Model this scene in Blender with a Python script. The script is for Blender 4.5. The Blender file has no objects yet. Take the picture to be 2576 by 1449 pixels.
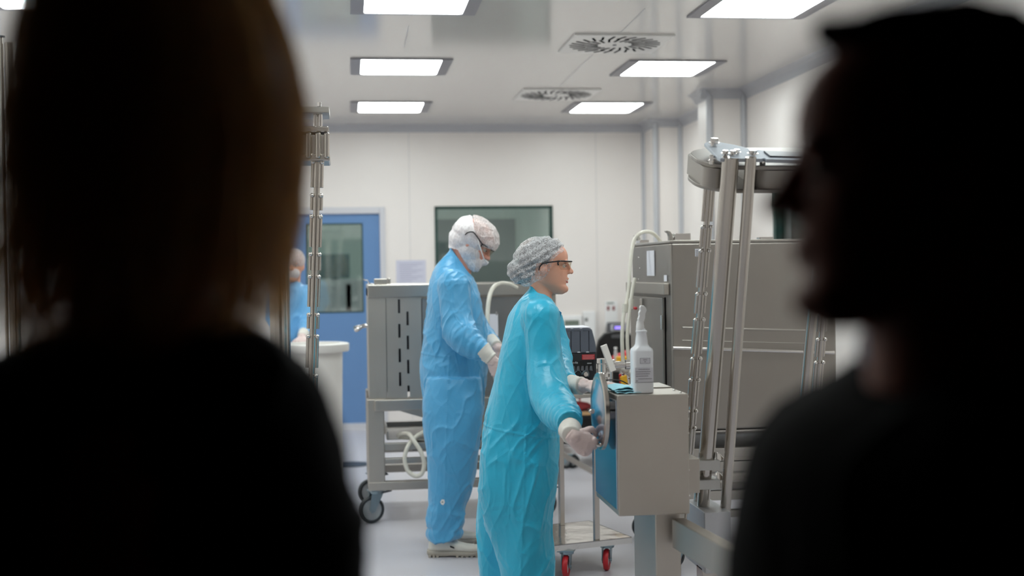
import bpy, bmesh, math, random
import numpy as np
from mathutils import Vector, Matrix, noise
random.seed(7)
V = Vector
scene = bpy.context.scene
COL = scene.collection
W_PX, H_PX, F = 2576.0, 1449.0, 3225.0
CAM = V((0, 0, 1.457))
# ---------------------------------------------------------------- camera
ROLL = math.radians(0.8)
_u, _v = (881 - W_PX / 2) / F, (H_PX / 2 - 675) / F
_u2 = _u * math.cos(ROLL) - _v * math.sin(ROLL)
_v2 = _u * math.sin(ROLL) + _v * math.cos(ROLL)
PIT = math.atan(_v2)
YAW = math.atan(-_u2 * math.cos(PIT))
FW = V((math.sin(YAW) * math.cos(PIT), math.cos(YAW) * math.cos(PIT), -math.sin(PIT)))
R0 = V((math.cos(YAW), -math.sin(YAW), 0))
U0 = R0.cross(FW)
RT = R0 * math.cos(ROLL) - U0 * math.sin(ROLL)
UP = R0 * math.sin(ROLL) + U0 * math.cos(ROLL)
cd = bpy.data.cameras.new('camera')
cam = bpy.data.objects.new('camera', cd)
COL.objects.link(cam)
cam.matrix_world = Matrix(((RT.x, UP.x, -FW.x, CAM.x), (RT.y, UP.y, -FW.y, CAM.y), (RT.z, UP.z, -FW.z, CAM.z), (0, 0, 0, 1)))
cd.sensor_width = 36.0
cd.lens = F / W_PX * 36.0
cd.clip_start = 0.05
cd.clip_end = 100
cd.dof.use_dof = True
cd.dof.focus_distance = 5.3
cd.dof.aperture_fstop = 1.75
scene.camera = cam

def ray(px, py):
    return FW + RT * ((px - W_PX / 2) / F) + UP * ((H_PX / 2 - py) / F)
def P(px, py, D):
    return CAM + ray(px, py) * D
def PY(px, py, Y):
    d = ray(px, py); return CAM + d * ((Y - CAM.y) / d.y)
def PX(px, py, X):
    d = ray(px, py); return CAM + d * ((X - CAM.x) / d.x)
def PZ(px, py, z):
    d = ray(px, py); return CAM + d * ((z - CAM.z) / d.z)

# ---------------------------------------------------------------- materials
def new_mat(name):
    m = bpy.data.materials.new(name); m.use_nodes = True
    nt = m.node_tree; b = nt.nodes['Principled BSDF']
    return m, nt, b
def srgb(r, g, b):
    f = lambda c: (c / 255 / 12.92) if c <= 10 else ((c / 255 + .055) / 1.055) ** 2.4
    return (f(r), f(g), f(b), 1)
def mat(name, col, rough=.5, metal=0.0, bump=None, var=None, spec=None, alpha=None, trans=None, stretch=None, coat=None):
    """bump=(scale,strength,distance)  var=(scale,amount)"""
    m, nt, b = new_mat(name)
    c = srgb(*col)
    b.inputs['Base Color'].default_value = c
    b.inputs['Roughness'].default_value = rough
    b.inputs['Metallic'].default_value = metal
    if spec is not None: b.inputs['Specular IOR Level'].default_value = spec
    if alpha is not None: b.inputs['Alpha'].default_value = alpha
    if trans is not None: b.inputs['Transmission Weight'].default_value = trans
    if coat is not None: b.inputs['Coat Weight'].default_value = coat
    if bump or var:
        tc = nt.nodes.new('ShaderNodeTexCoord'); mp = nt.nodes.new('ShaderNodeMapping')
        nt.links.new(tc.outputs['Object'], mp.inputs['Vector'])
        if stretch: mp.inputs['Scale'].default_value = stretch
    if bump:
        n = nt.nodes.new('ShaderNodeTexNoise'); n.inputs['Scale'].default_value = bump[0]; n.inputs['Detail'].default_value = 4
        nt.links.new(mp.outputs[0], n.inputs['Vector'])
        bp = nt.nodes.new('ShaderNodeBump'); bp.inputs['Strength'].default_value = bump[1]; bp.inputs['Distance'].default_value = bump[2]
        nt.links.new(n.outputs[0], bp.inputs['Height']); nt.links.new(bp.outputs[0], b.inputs['Normal'])
    if var:
        n = nt.nodes.new('ShaderNodeTexNoise'); n.inputs['Scale'].default_value = var[0]; n.inputs['Detail'].default_value = 3
        nt.links.new(mp.outputs[0], n.inputs['Vector'])
        mr = nt.nodes.new('ShaderNodeMapRange'); mr.inputs['From Min'].default_value = .3; mr.inputs['From Max'].default_value = .7
        mr.inputs['To Min'].default_value = max(0, rough - var[1]); mr.inputs['To Max'].default_value = rough + var[1]
        nt.links.new(n.outputs[0], mr.inputs['Value']); nt.links.new(mr.outputs[0], b.inputs['Roughness'])
    return m
def emit(name, col, s):
    m, nt, b = new_mat(name)
    b.inputs['Base Color'].default_value = srgb(*col)
    b.inputs['Emission Color'].default_value = srgb(*col); b.inputs['Emission Strength'].default_value = s
    return m
M = {}
M['wall'] = mat('wall_panel', (236, 230, 226), .38)
M['ceil'] = mat('ceiling_panel', (228, 224, 219), .10, spec=.5, bump=(3, .02, .01))
M['floor'] = mat('floor_vinyl', (196, 194, 201), .33, bump=(1.5, .02, .01))
M['cove'] = mat('cove_trim', (184, 185, 190), .3)
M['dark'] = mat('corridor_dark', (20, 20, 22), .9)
M['steel'] = mat('brushed_steel', (196, 190, 183), .21, 1, bump=(90, .04, .001), stretch=(3, 3, .15))
M['steelh'] = mat('brushed_steel_horizontal', (182, 178, 172), .36, 1, var=(3, .03), stretch=(.15, 3, 3), bump=(60, .03, .001))
M['satin'] = mat('satin_steel', (188, 182, 174), .42, 1, var=(3, .04), bump=(90, .03, .001))
M['polish'] = mat('polished_steel', (222, 219, 216), .12, 1)
M['dsteel'] = mat('dark_steel', (92, 96, 102), .4, 1)
M['slot'] = mat('slot_black', (10, 10, 11), .95, spec=0)
M['black'] = mat('black_plastic', (18, 18, 20), .4)
M['rubber'] = mat('rubber_dark', (40, 46, 50), .55)
M['zinc'] = mat('zinc_plated', (150, 168, 176), .32, 1)
M['white'] = mat('white_plastic', (238, 238, 238), .4)
M['bin'] = mat('white_bin_plastic', (236, 234, 230), .45)
M['paper'] = mat('paper', (225, 225, 232), .7)
M['ink'] = mat('ink', (70, 70, 80), .8)
M['blue'] = mat('blue_door_paint', (100, 138, 186), .4)
M['satinc'] = mat('dull_container_steel', (160, 155, 149), .40, 1, var=(3, .05), bump=(70, .03, .001))
M['doorframe'] = mat('door_frame_grey', (206, 206, 212), .4)
M['green'] = mat('dark_green_gasket', (28, 62, 56), .5)
M['red'] = mat('red_plastic', (196, 34, 44), .4)
M['sockred'] = mat('socket_dark_red', (130, 36, 40), .45)
M['yellow'] = mat('yellow_plastic', (235, 178, 40), .4)
M['tan'] = mat('tan_edge', (205, 165, 120), .5)
M['pump'] = mat('pump_slate', (92, 97, 108), .42, bump=(220, .08, .001))
M['pumpd'] = mat('pump_dark', (40, 41, 46), .4)
M['lcd'] = mat('lcd_grey_green', (140, 150, 138), .25)
M['purple'] = emit('lcd_backlight_purple', (150, 130, 245), 1.4)
M['tube'] = mat('clear_hose', (232, 228, 216), .25, alpha=.86)
M['bottle'] = mat('frosted_bottle', (244, 247, 252), .32)
M['cloth'] = mat('blue_wipe', (165, 226, 242), .75, bump=(60, .4, .004))
M['redtext'] = mat('warning_red', (188, 44, 50), .5)
M['lamp'] = emit('lamp_diffuser', (244, 252, 250), 15.0)
M['lampside'] = mat('lamp_frame_grey', (150, 148, 154), .4)
M['vent'] = mat('vent_white', (236, 234, 231), .25)
M['fabric_dark'] = mat('jacket_black', (8, 8, 13), .92, spec=.15, bump=(200, .2, .002))
M['shirt'] = mat('collar_pale_blue', (150, 170, 190), .8)
def glass(name, tint, rough, a):
    m, nt, b = new_mat(name)
    out = nt.nodes['Material Output']; nt.nodes.remove(b)
    t = nt.nodes.new('ShaderNodeBsdfTransparent'); t.inputs[0].default_value = srgb(*tint)
    g = nt.nodes.new('ShaderNodeBsdfGlossy'); g.inputs['Roughness'].default_value = rough
    mx = nt.nodes.new('ShaderNodeMixShader')
    mx.inputs[0].default_value = a
    nt.links.new(t.outputs[0], mx.inputs[1]); nt.links.new(g.outputs[0], mx.inputs[2]); nt.links.new(mx.outputs[0], out.inputs[0])
    return m
M['glass'] = glass('window_glass', (232, 240, 237), .03, .19)
M['lens'] = glass('spectacle_lens', (246, 243, 238), .02, .06)

# ---------------------------------------------------------------- mesh collector
def crom(pts, k):
    """Catmull-Rom resampling of a list of equal-length tuples/vectors"""
    A = np.array([list(p) for p in pts], float)
    n = len(A); out = []
    for i in range(n - 1):
        p0, p1, p2, p3 = A[max(i - 1, 0)], A[i], A[i + 1], A[min(i + 2, n - 1)]
        for j in range(k):
            t = j / k
            out.append(.5 * (2 * p1 + (p2 - p0) * t + (2 * p0 - 5 * p1 + 4 * p2 - p3) * t * t + (3 * p1 - p0 - 3 * p2 + p3) * t ** 3))
    out.append(A[-1])
    return np.array(out)
def perp(d):
    d = d.normalized()
    a = V((0, 0, 1)) if abs(d.z) < .9 else V((1, 0, 0))
    x = d.cross(a).normalized(); return x, d.cross(x).normalized()
class MB:
    def __init__(s): s.v = []; s.f = []; s.q = []
    def add(s, vs, fs):
        o = len(s.v); s.q.append((o, len(s.f))); s.v += [tuple(v) for v in vs]; s.f += [tuple(i + o for i in f) for f in fs]; return s
    def box(s, lo, hi):
        x0, y0, z0 = lo; x1, y1, z1 = hi
        x0, x1 = min(x0, x1), max(x0, x1); y0, y1 = min(y0, y1), max(y0, y1); z0, z1 = min(z0, z1), max(z0, z1)
        return s.add([(x0, y0, z0), (x1, y0, z0), (x1, y1, z0), (x0, y1, z0), (x0, y0, z1), (x1, y0, z1), (x1, y1, z1), (x0, y1, z1)],
                     [(0, 3, 2, 1), (4, 5, 6, 7), (0, 1, 5, 4), (1, 2, 6, 5), (2, 3, 7, 6), (3, 0, 4, 7)])
    def obox(s, c, a, b, d):
        c, a, b, d = V(c), V(a), V(b), V(d)
        if a.cross(b).dot(d) < 0: a = -a
        q = [c - a - b - d, c + a - b - d, c + a + b - d, c - a + b - d, c - a - b + d, c + a - b + d, c + a + b + d, c - a + b + d]
        return s.add(q, [(0, 3, 2, 1), (4, 5, 6, 7), (0, 1, 5, 4), (1, 2, 6, 5), (2, 3, 7, 6), (3, 0, 4, 7)])
    def bar(s, p0, p1, w, h, upv=(0, 0, 1)):
        p0, p1 = V(p0), V(p1); d = (p1 - p0); L = d.length; d.normalize()
        x = d.cross(V(upv)).normalized(); z = x.cross(d)
        return s.obox((p0 + p1) / 2, d * L / 2, x * w / 2, z * h / 2)
    def ring_loft(s, rings, cap=True):
        n = len(rings[0]); vs = [p for r in rings for p in r]; fs = []
        for i in range(len(rings) - 1):
            for j in range(n):
                k = (j + 1) % n
                fs.append((i * n + j, i * n + k, (i + 1) * n + k, (i + 1) * n + j))
        if cap:
            fs.append(tuple(range(n - 1, -1, -1))); m = (len(rings) - 1) * n
            fs.append(tuple(range(m, m + n)))
        return s.add(vs, fs)
    def cyl(s, p0, p1, r0, r1=None, n=24):
        p0, p1 = V(p0), V(p1); r1 = r0 if r1 is None else r1
        x, y = perp(p1 - p0)
        rg = [[p + (x * math.cos(t) + y * math.sin(t)) * r for t in [2 * math.pi * k / n for k in range(n)]] for p, r in ((p0, r0), (p1, r1))]
        return s.ring_loft(rg)
    def lathe(s, prof, o, ax=(0, 0, 1), n=32, cap=True):
        o = V(o); ax = V(ax).normalized(); x, y = perp(ax)
        rg = [[o + ax * z + (x * math.cos(t) + y * math.sin(t)) * max(r, 1e-5) for t in [2 * math.pi * k / n for k in range(n)]] for r, z in prof]
        return s.ring_loft(rg, cap)
    def tube(s, pts, r, n=12, k=6, radii=None):
        A = [V(p) for p in crom(pts, k)] if k > 1 else [V(p) for p in pts]
        if radii is not None: rr = crom([[q] for q in radii], k)[:, 0] if k > 1 else radii
        else: rr = [r] * len(A)
        t0 = (A[1] - A[0]).normalized(); x, _ = perp(t0); rg = []
        for i, p in enumerate(A):
            t = (A[min(i + 1, len(A) - 1)] - A[max(i - 1, 0)]).normalized()
            x = (x - t * x.dot(t)).normalized(); y = t.cross(x)
            rg.append([p + (x * math.cos(a) + y * math.sin(a)) * rr[i] for a in [2 * math.pi * q / n for q in range(n)]])
        return s.ring_loft(rg)
    def torus(s, c, ax, Rr, r, n=36, m=10):
        c = V(c); x, y = perp(V(ax)); ax = V(ax).normalized(); vs = []; fs = []
        for i in range(n):
            a = 2 * math.pi * i / n; rad = x * math.cos(a) + y * math.sin(a)
            for j in range(m):
                b = 2 * math.pi * j / m
                vs.append(c + rad * (Rr + r * math.cos(b)) + ax * r * math.sin(b))
        for i in range(n):
            for j in range(m):
                fs.append((i * m + j, ((i + 1) % n) * m + j, ((i + 1) % n) * m + (j + 1) % m, i * m + (j + 1) % m))
        return s.add(vs, fs)
    def ell(s, c, a, b=None, d=None, n=20, m=12):
        c = V(c)
        if b is None: a, b, d = V((a, 0, 0)), V((0, a, 0)), V((0, 0, a))
        a, b, d = V(a), V(b), V(d)
        rg = []
        for i in range(m + 1):
            th = math.pi * (i + .0) / m; th = min(max(th, .02), math.pi - .02)
            rg.append([c + d * -math.cos(th) + (a * math.cos(t) + b * math.sin(t)) * math.sin(th) for t in [2 * math.pi * k / n for k in range(n)]])
        return s.ring_loft(rg)
    def caps(s, p0, p1, r0, r1=None, n=16):
        p0, p1 = V(p0), V(p1); r1 = r0 if r1 is None else r1
        d = (p1 - p0); L = d.length; d = d / L if L > 1e-9 else V((0, 0, 1)); x, y = perp(d); rg = []
        for i in range(6):
            th = math.pi / 2 * (1 - i / 5 * .97); rg.append((p0 - d * r0 * math.sin(th), r0 * math.cos(th)))
        for i in range(6):
            th = math.pi / 2 * (.03 + i / 5 * .97 - .03); rg.append((p1 + d * r1 * math.sin(th), r1 * max(math.cos(th), .05)))
        return s.ring_loft([[p + (x * math.cos(t) + y * math.sin(t)) * r for t in [2 * math.pi * k / n for k in range(n)]] for p, r in rg])
    def prism(s, outline, vec):
        vec = V(vec); n = len(outline); o = [V(p) for p in outline]
        nor = V((0, 0, 0))
        for i in range(n): nor += o[i].cross(o[(i + 1) % n])
        if nor.dot(vec) < 0: o = o[::-1]
        vs = o + [p + vec for p in o]
        fs = [tuple(range(n - 1, -1, -1)), tuple(range(n, 2 * n))] + [(i, (i + 1) % n, n + (i + 1) % n, n + i) for i in range(n)]
        return s.add(vs, fs)
    def mesh(s, name):
        me = bpy.data.meshes.new(name); me.from_pydata(s.v, [], s.f); me.update(); return me
    def each(s, name, m, parent=None, **k):
        """one object per added shape"""
        b = s.q + [(len(s.v), len(s.f))]; out = []
        for (v0, f0), (v1, f1) in zip(b, b[1:]):
            t = MB(); t.add(s.v[v0:v1], [tuple(i - v0 for i in f) for f in s.f[f0:f1]]); out.append(t.build(name, m, parent, **k))
        return out
    def build(s, name, m, parent=None, smooth=None, bevel=0, seg=2, origin=None):
        return link_mesh(s.mesh(name), name, m, parent, smooth, bevel, seg, origin)
def worldloc(o):
    p = V((0, 0, 0))
    while o is not None: p = p + o.location; o = o.parent
    return p
def link_mesh(me, name, m, parent=None, smooth=None, bevel=0, seg=2, origin=None):
    bm = bmesh.new(); bm.from_mesh(me); bmesh.ops.recalc_face_normals(bm, faces=bm.faces); bm.to_mesh(me); bm.free()
    ob = bpy.data.objects.new(name, me); COL.objects.link(ob)
    for q in (m if isinstance(m, (list, tuple)) else [m]): me.materials.append(q)
    if parent is not None:
        off = worldloc(parent); ob.parent = parent
    else:
        co = np.array([v.co[:] for v in me.vertices])
        lo, hi = co.min(0), co.max(0)
        off = V(origin) if origin is not None else V(((lo[0] + hi[0]) / 2, (lo[1] + hi[1]) / 2, lo[2]))
        ob.location = off
    me.transform(Matrix.Translation(-off))
    if smooth is not None:
        me.polygons.foreach_set('use_smooth', [True] * len(me.polygons))
        if smooth < 179:
            me.set_sharp_from_angle(angle=math.radians(smooth))
    if bevel:
        b = ob.modifiers.new('bevel', 'BEVEL'); b.width = bevel; b.segments = seg; b.limit_method = 'ANGLE'; b.angle_limit = math.radians(40)
    return ob
def tag(o, label, cat, group=None, kind=None):
    o['label'] = label; o['category'] = cat
    if group: o['group'] = group
    if kind: o['kind'] = kind
    return o
def thing(name, loc, label, cat, group=None):
    o = bpy.data.objects.new(name, None); COL.objects.link(o); o.location = V(loc); o.empty_display_size = .1
    return tag(o, label, cat, group)
def struct(o, label=None, cat=None):
    o['kind'] = 'structure'
    if label: o['label'] = label
    if cat: o['category'] = cat
    return o
def copy_tree(o, loc=None, label=None, parent=None):
    c = o.copy(); COL.objects.link(c)
    if parent is not None: c.parent = parent
    if loc is not None: c.location = V(loc)
    if label: c['label'] = label
    for ch in list(o.children): copy_tree(ch, None, None, c)
    return c
EXPO = 0.0
# ================================================================ ROOM
YB, ZC, XR, XL, YF = 11.97, 2.83, 3.05, -2.30, 1.95
# floor + ceiling
struct(MB().box((XL - .2, YF, -.08), (XR + .2, 16.2, 0)).build('floor', M['floor']), 'pale grey glossy vinyl clean room floor', 'floor')
c = MB().box((XL - .2, YF, ZC), (XR + .2, 16.2, ZC + .1))
struct(c.build('ceiling', M['ceil']), 'glossy pale grey panelled clean room ceiling', 'ceiling')
# thin seams between ceiling panels
sm = MB()
for (a, b) in (((1028, 65), (1017, 118)), ((1622, 22), (1560, 83)), ((1490, 138), (1465, 160)), ((1465, 160), (1410, 215))):
    p, q = PZ(a[0], a[1], ZC), PZ(b[0], b[1], ZC)
    sm.bar(p - V((0, 0, .0005)), q - V((0, 0, .0005)), .004, .002)
struct(sm.build('trim_7', M['cove']), 'thin sealant seams between ceiling panels', 'trim')
# back wall with a door opening and a window opening
dl, dr = PY(708, 700, YB).x, PY(971, 700, YB).x
dtop = PY(890, 521, YB).z
wl, wr = PY(1094, 600, YB).x, PY(1391, 600, YB).x
wt = PY(1242, 518, YB).z; wb = PY(1242, 772, YB).z
w = MB(); T = .12
w.box((XL - .2, YB, 0), (dl, YB + T, ZC)); w.box((dl, YB, dtop), (dr, YB + T, ZC))
w.box((dr, YB, 0), (wl, YB + T, ZC)); w.box((wl, YB, wt), (wr, YB + T, ZC)); w.box((wl, YB, 0), (wr, YB + T, wb))
w.box((wr, YB, 0), (XR + .2, YB + T, ZC))
struct(w.build('wall_back', M['wall']), 'white panelled rear wall with blue door and window', 'wall')
# joints between wall panels
j = MB()
for px in (1030, 1500):
    p = PY(px, 500, YB); j.box((p.x - .0015, YB - .001, .05), (p.x + .0015, YB, ZC - .05))
struct(j.build('trim_8', M['cove']), 'vertical hairline joints between rear wall panels', 'trim')
# right wall (with dark window further forward) , left wall
wy0, wy1, wz0, wz1 = 7.6, 8.93, 1.42, 2.06
r = MB()
r.box((XR, wy1, 0), (XR + T, YB, ZC)); r.box((XR, YF, 0), (XR + T, wy0, ZC))
r.box((XR, wy0, 0), (XR + T, wy1, wz0)); r.box((XR, wy0, wz1), (XR + T, wy1, ZC))
struct(r.build('wall_right', M['wall']), 'white side wall on the right beyond the steel bin', 'wall')
struct(MB().box((XL - T, YF, 0), (XL, YB, ZC)).build('wall_left', M['wall']), 'white side wall on the left', 'wall')
# pilasters on right wall with rounded grey corner trims
pl = MB().box((2.76, 9.60, 0), (XR, 9.94, ZC)); pl.box((2.80, 11.52, 0), (XR, YB, ZC))
struct(pl.build('wall_pillar', M['wall'], bevel=.02), 'two white boxed pillars against the right side wall', 'pillar')
ct = MB()
for (x, y) in ((2.765, 9.605), (3.035, 9.597), (2.805, 11.525), (3.04, 11.517)):
    ct.cyl((x, y, 0), (x, y, ZC - .02), .028, n=20)
ct.cyl((2.80, YB, 0), (2.80, YB, ZC), .03)
struct(ct.build('trim_1', M['cove'], smooth=40), 'rounded grey corner strips on the boxed pillars', 'trim')
# coves at the ceiling
def cove(p0, p1, out):
    p0, p1, out = V(p0), V(p1), V(out); rg = []
    for p in (p0, p1):
        rg.append([p + out * a + V((0, 0, -b)) for a, b in ((0, 0), (.075, 0), (.055, .008), (.03, .025), (.012, .05), (0, .075))])
    return rg
cv = MB()
cv.ring_loft(cove((XL, YB, ZC), (2.80, YB, ZC), (0, -1, 0)))
cv.ring_loft(cove((2.80, 11.97, ZC), (2.80, 11.52, ZC), (-1, 0, 0))); cv.ring_loft(cove((2.74, 11.52, ZC), (XR, 11.52, ZC), (0, -1, 0)))
cv.ring_loft(cove((XR, 11.52, ZC), (XR, 9.94, ZC), (-1, 0, 0)))
cv.ring_loft(cove((2.76, 9.99, ZC), (2.76, 9.55, ZC), (-1, 0, 0))); cv.ring_loft(cove((2.69, 9.60, ZC), (XR, 9.60, ZC), (0, -1, 0)))
cv.ring_loft(cove((XR, 9.6, ZC), (XR, YF, ZC), (-1, 0, 0))); cv.ring_loft(cove((XL, YB, ZC), (XL, YF, ZC), (1, 0, 0)))
struct(cv.build('trim_2', M['cove']), 'grey coved strip between walls and ceiling', 'trim')
bb = MB(); bb.box((dr, YB - .03, 0), (2.8, YB, .07)); bb.box((XL, YB - .03, 0), (dl, YB, .07))
struct(bb.build('baseboard_back', M['cove'], bevel=.01), 'low grey coved skirting along the rear wall', 'skirting')
# right wall dark window
fr = MB()
for lo, hi in (((XR - .02, wy1 - .06, wz0), (XR + .04, wy1, wz1)), ((XR - .02, wy0, wz0), (XR + .04, wy0 + .06, wz1)),
               ((XR - .02, wy0, wz1 - .05), (XR + .04, wy1, wz1)), ((XR - .02, wy0, wz0), (XR + .04, wy1, wz0 + .05))):
    fr.box(lo, hi)
o = struct(fr.build('window_2', M['green']), 'dark framed window in the right wall', 'window')
MB().box((XR + .02, wy0, wz0), (XR + .03, wy1, wz1)).build('pane', M['glass'], o)
struct(MB().box((XR + .9, 6.8, 0), (XR + 1.0, 9.8, ZC)).build('wall_annex', mat('annex_grey', (120, 128, 130), .7)), 'grey wall beyond the right side window', 'wall')
# door
bl, br_ = PY(724, 700, YB).x, PY(957, 700, YB).x
btop = PY(890, 538, YB).z
df = MB()
df.box((dl, YB - .02, 0), (bl, YB + .1, dtop)); df.box((br_, YB - .02, 0), (dr, YB + .1, dtop)); df.box((bl, YB - .02, btop), (br_, YB + .1, dtop))
door = struct(df.build('door_1', M['doorframe'], bevel=.006), 'blue swing door with a glazed panel in a grey frame', 'door')
gl, gr = PY(770, 680, YB).x, PY(914, 680, YB).x
gt, gb = PY(840, 562, YB).z, PY(840, 787, YB).z
lf = MB(); y0, y1 = YB + .01, YB + .055
lf.box((bl, y0, .035), (gl, y1, btop)); lf.box((gr, y0, .035), (br_, y1, btop)); lf.box((gl, y0, gt), (gr, y1, btop)); lf.box((gl, y0, .035), (gr, y1, gb))
leaf = lf.build('door_leaf', M['blue'], door)
MB().box((bl, y0 - .012, .0), (br_, y1, .06)).build('kick_strip', M['doorframe'], door)
g = MB(); t = .012
g.box((gl, y0 - .004, gb), (gl + t, y1, gt)); g.box((gr - t, y0 - .004, gb), (gr, y1, gt)); g.box((gl, y0 - .004, gt - t), (gr, y1, gt)); g.box((gl, y0 - .004, gb), (gr, y1, gb + t))
g.build('gasket', M['green'], leaf)
MB().box((gl + .01, YB + .03, gb + .01), (gr - .01, YB + .036, gt - .01)).build('pane', M['glass'], leaf)
hd = MB(); hz = 1.02; hx = bl + .06
hd.cyl((hx, y0, hz), (hx, y0 - .05, hz), .011); hd.cyl((hx, y0 - .05, hz), (hx + .12, y0 - .05, hz), .009)
hd.build('door_handle', M['polish'], leaf, smooth=40)
# window in the rear wall
f = MB(); t = .026
f.box((wl, YB - .012, wb), (wl + t, YB + .06, wt)); f.box((wr - t, YB - .012, wb), (wr, YB + .06, wt)); f.box((wl, YB - .012, wt - t), (wr, YB + .06, wt)); f.box((wl, YB - .012, wb), (wr, YB + .06, wb + t))
win = struct(f.build('window_1', M['green'], bevel=.003), 'large dark green framed window in the rear wall', 'window')
MB().box((wl + .01, YB + .02, wb + .01), (wr - .01, YB + .028, wt - .01)).build('pane', M['glass'], win)
# the room beyond the rear wall, seen through both panes
M['beyond'] = mat('beyond_wall', (208, 220, 216), .6)
M['beyondd'] = mat('beyond_dark', (118, 132, 134), .35)
bw = MB(); bw.box((XL - .2, 15.2, 0), (XR + .2, 15.3, ZC)); bw.box((XL - .3, YB + T, 0), (XL - .2, 15.3, ZC)); bw.box((XR + .2, YB + T, 0), (XR + .3, 15.3, ZC))
struct(bw.build('wall_beyond', M['beyond']), 'grey green walls of the room behind the rear window', 'wall')
p, q = PY(1104, 552, 15.18), PY(1298, 730, 15.18)
o = MB().box((p.x - .25, 15.14, .9), (q.x, 15.2, p.z)).build('window_3', M['beyondd'])
struct(o, 'dark glazed panel in the room seen through the rear window', 'window')
p, q = PY(760, 705, 13.4), PY(905, 785, 13.4)
tb = thing('cabinet', (p.x + .5, 13.6, 0), 'white low cabinet in the room beyond the blue door', 'cabinet')
MB().box((p.x - .5, 13.4, 0), (q.x + .3, 13.9, p.z)).build('body', M['white'], tb)
for dx in (.08, .58, .95): MB().box((p.x - .5 + dx, 13.385, .1), (p.x - .5 + dx + .42, 13.4, p.z - .05)).build('door', M['white'], tb)
p, q = PY(820, 640, 14.4), PY(880, 700, 14.4)
eq = thing('instrument_stand', (p.x, 14.4, 0), 'grey green instrument stand seen dimly through the door pane', 'stand')
MB().box((p.x - .1, 14.3, q.z), (q.x, 14.6, p.z)).build('housing', M['beyondd'], eq)
MB().cyl((p.x + .1, 14.45, .02), (p.x + .1, 14.45, q.z + .01), .05).build('post', M['beyondd'], eq)
MB().box((p.x - .15, 14.25, 0), (p.x + .35, 14.65, .03)).build('base', M['beyondd'], eq)
# dark viewing corridor where the camera and the two onlookers stand
k = MB()
for ya, yb_, nm, mm, lb in ((YF - .06, YF, 'wall_front', M['wall'], 'white clean room partition around the viewing opening'), (YF - .12, YF - .06, 'wall_viewing', M['dark'], 'dark corridor side of the viewing partition')):
    k = MB(); k.box((XL, ya, 0), (-.72, yb_, ZC)); k.box((1.28, ya, 0), (XR, yb_, ZC)); k.box((-.72, ya, 2.04), (1.28, yb_, ZC)); k.box((-.72, ya, 0), (1.28, yb_, .86))
    struct(k.build(nm, mm), lb, 'wall')
k = MB(); k.box((XL - .1, -2.0, 0), (XL, YF, ZC)); k.box((XR, -2, 0), (XR + .1, YF, ZC)); k.box((XL, -2.1, 0), (XR, -2.0, ZC))
struct(k.build('wall_corridor', M['dark']), 'dark walls of the viewing corridor', 'wall')
struct(MB().box((XL, -2, -.08), (XR, YF, 0)).build('floor_corridor', M['dark']), 'dark floor of the viewing corridor', 'floor')
struct(MB().box((XL, -2, ZC), (XR, YF, ZC + .1)).build('ceiling_corridor', M['dark']), 'dark ceiling of the viewing corridor', 'ceiling')

# ---------------------------------------------------------------- ceiling lamps
LS = .66
def make_lamp():
    root = thing('ceiling_light', (0, 0, ZC), 'x', 'ceiling light', 'recessed ceiling light panels')
    m = MB(); h = LS / 2
    m.box((-h, -h, ZC - .010), (-h + .07, h, ZC)); m.box((h - .07, -h, ZC - .010), (h, h, ZC))
    m.box((-h + .07, -h, ZC - .010), (h - .07, -h + .02, ZC)); m.box((-h + .07, h - .02, ZC - .010), (h - .07, h, ZC))
    m.build('frame', M['lampside'], root, bevel=.002)
    d = MB(); a, b = h - .07, h - .02; rr = .03
    pts = []
    for cx, cy, s0 in ((a - rr, b - rr, 0), (-a + rr, b - rr, 90), (-a + rr, -b + rr, 180), (a - rr, -b + rr, 270)):
        for q in range(5):
            t = math.radians(s0 + q * 22.5); pts.append((cx + rr * math.cos(t), cy + rr * math.sin(t), ZC - .006))
    d.prism(pts, (0, 0, .004)); d.build('diffuser', M['lamp'], root)
    return root
col_x = (PZ(881, 165, ZC).x + LS / 2, PZ(1521, 198, ZC).x + LS / 2)
row_y = (PZ(1000, 33, ZC).y - LS / 2, PZ(1000, 186, ZC).y - LS / 2, PZ(1000, 281, ZC).y - LS / 2)
dx = col_x[1] - col_x[0]; dy = row_y[1] - row_y[0]
lab = {(0, 0): 'square ceiling light cut by the top edge, left of the ceiling centre', (0, 1): 'middle lit ceiling light of the left row above the standing workers',
       (0, 2): 'farthest ceiling light of the left row, above the blue door', (1, 0): 'largest fully visible ceiling light, right row nearest the viewer',
       (1, 1): 'middle ceiling light of the right row beside the round vents', (1, 2): 'farthest ceiling light of the right row near the pillars',
       (-1, 0): 'ceiling light just peeking in at the top left corner', (-1, 1): 'ceiling light of the far left row hidden behind the blond hair',
       (-1, 2): 'farthest ceiling light of the far left row behind the blond hair'}
lamp0 = None
for ci in (-1, 0, 1):
    for ri in (-2, -1, 0, 1, 2):
        loc = (col_x[0] + ci * dx, row_y[0] + ri * dy if ri < 1 else row_y[ri], ZC)
        if loc[1] < YF + .5: continue
        L = lab.get((ci, ri), 'ceiling light above the near floor, outside the view')
        if lamp0 is None: lamp0 = make_lamp(); lamp0.location = loc; lamp0['label'] = L
        else: copy_tree(lamp0, loc, L)
# unseen lamps added to brighten the room beyond the rear wall
lamp0b = copy_tree(lamp0, (.2, 13.4, ZC), 'unseen ceiling light added to the room beyond the rear wall')
lamp0d = copy_tree(lamp0, (-1.5, 13.4, ZC), 'unseen ceiling light added to brighten the far room on the blue door side')
lamp0c = copy_tree(lamp0, (1.9, 13.4, ZC), 'unseen ceiling light added to the far room on the window side')
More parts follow.
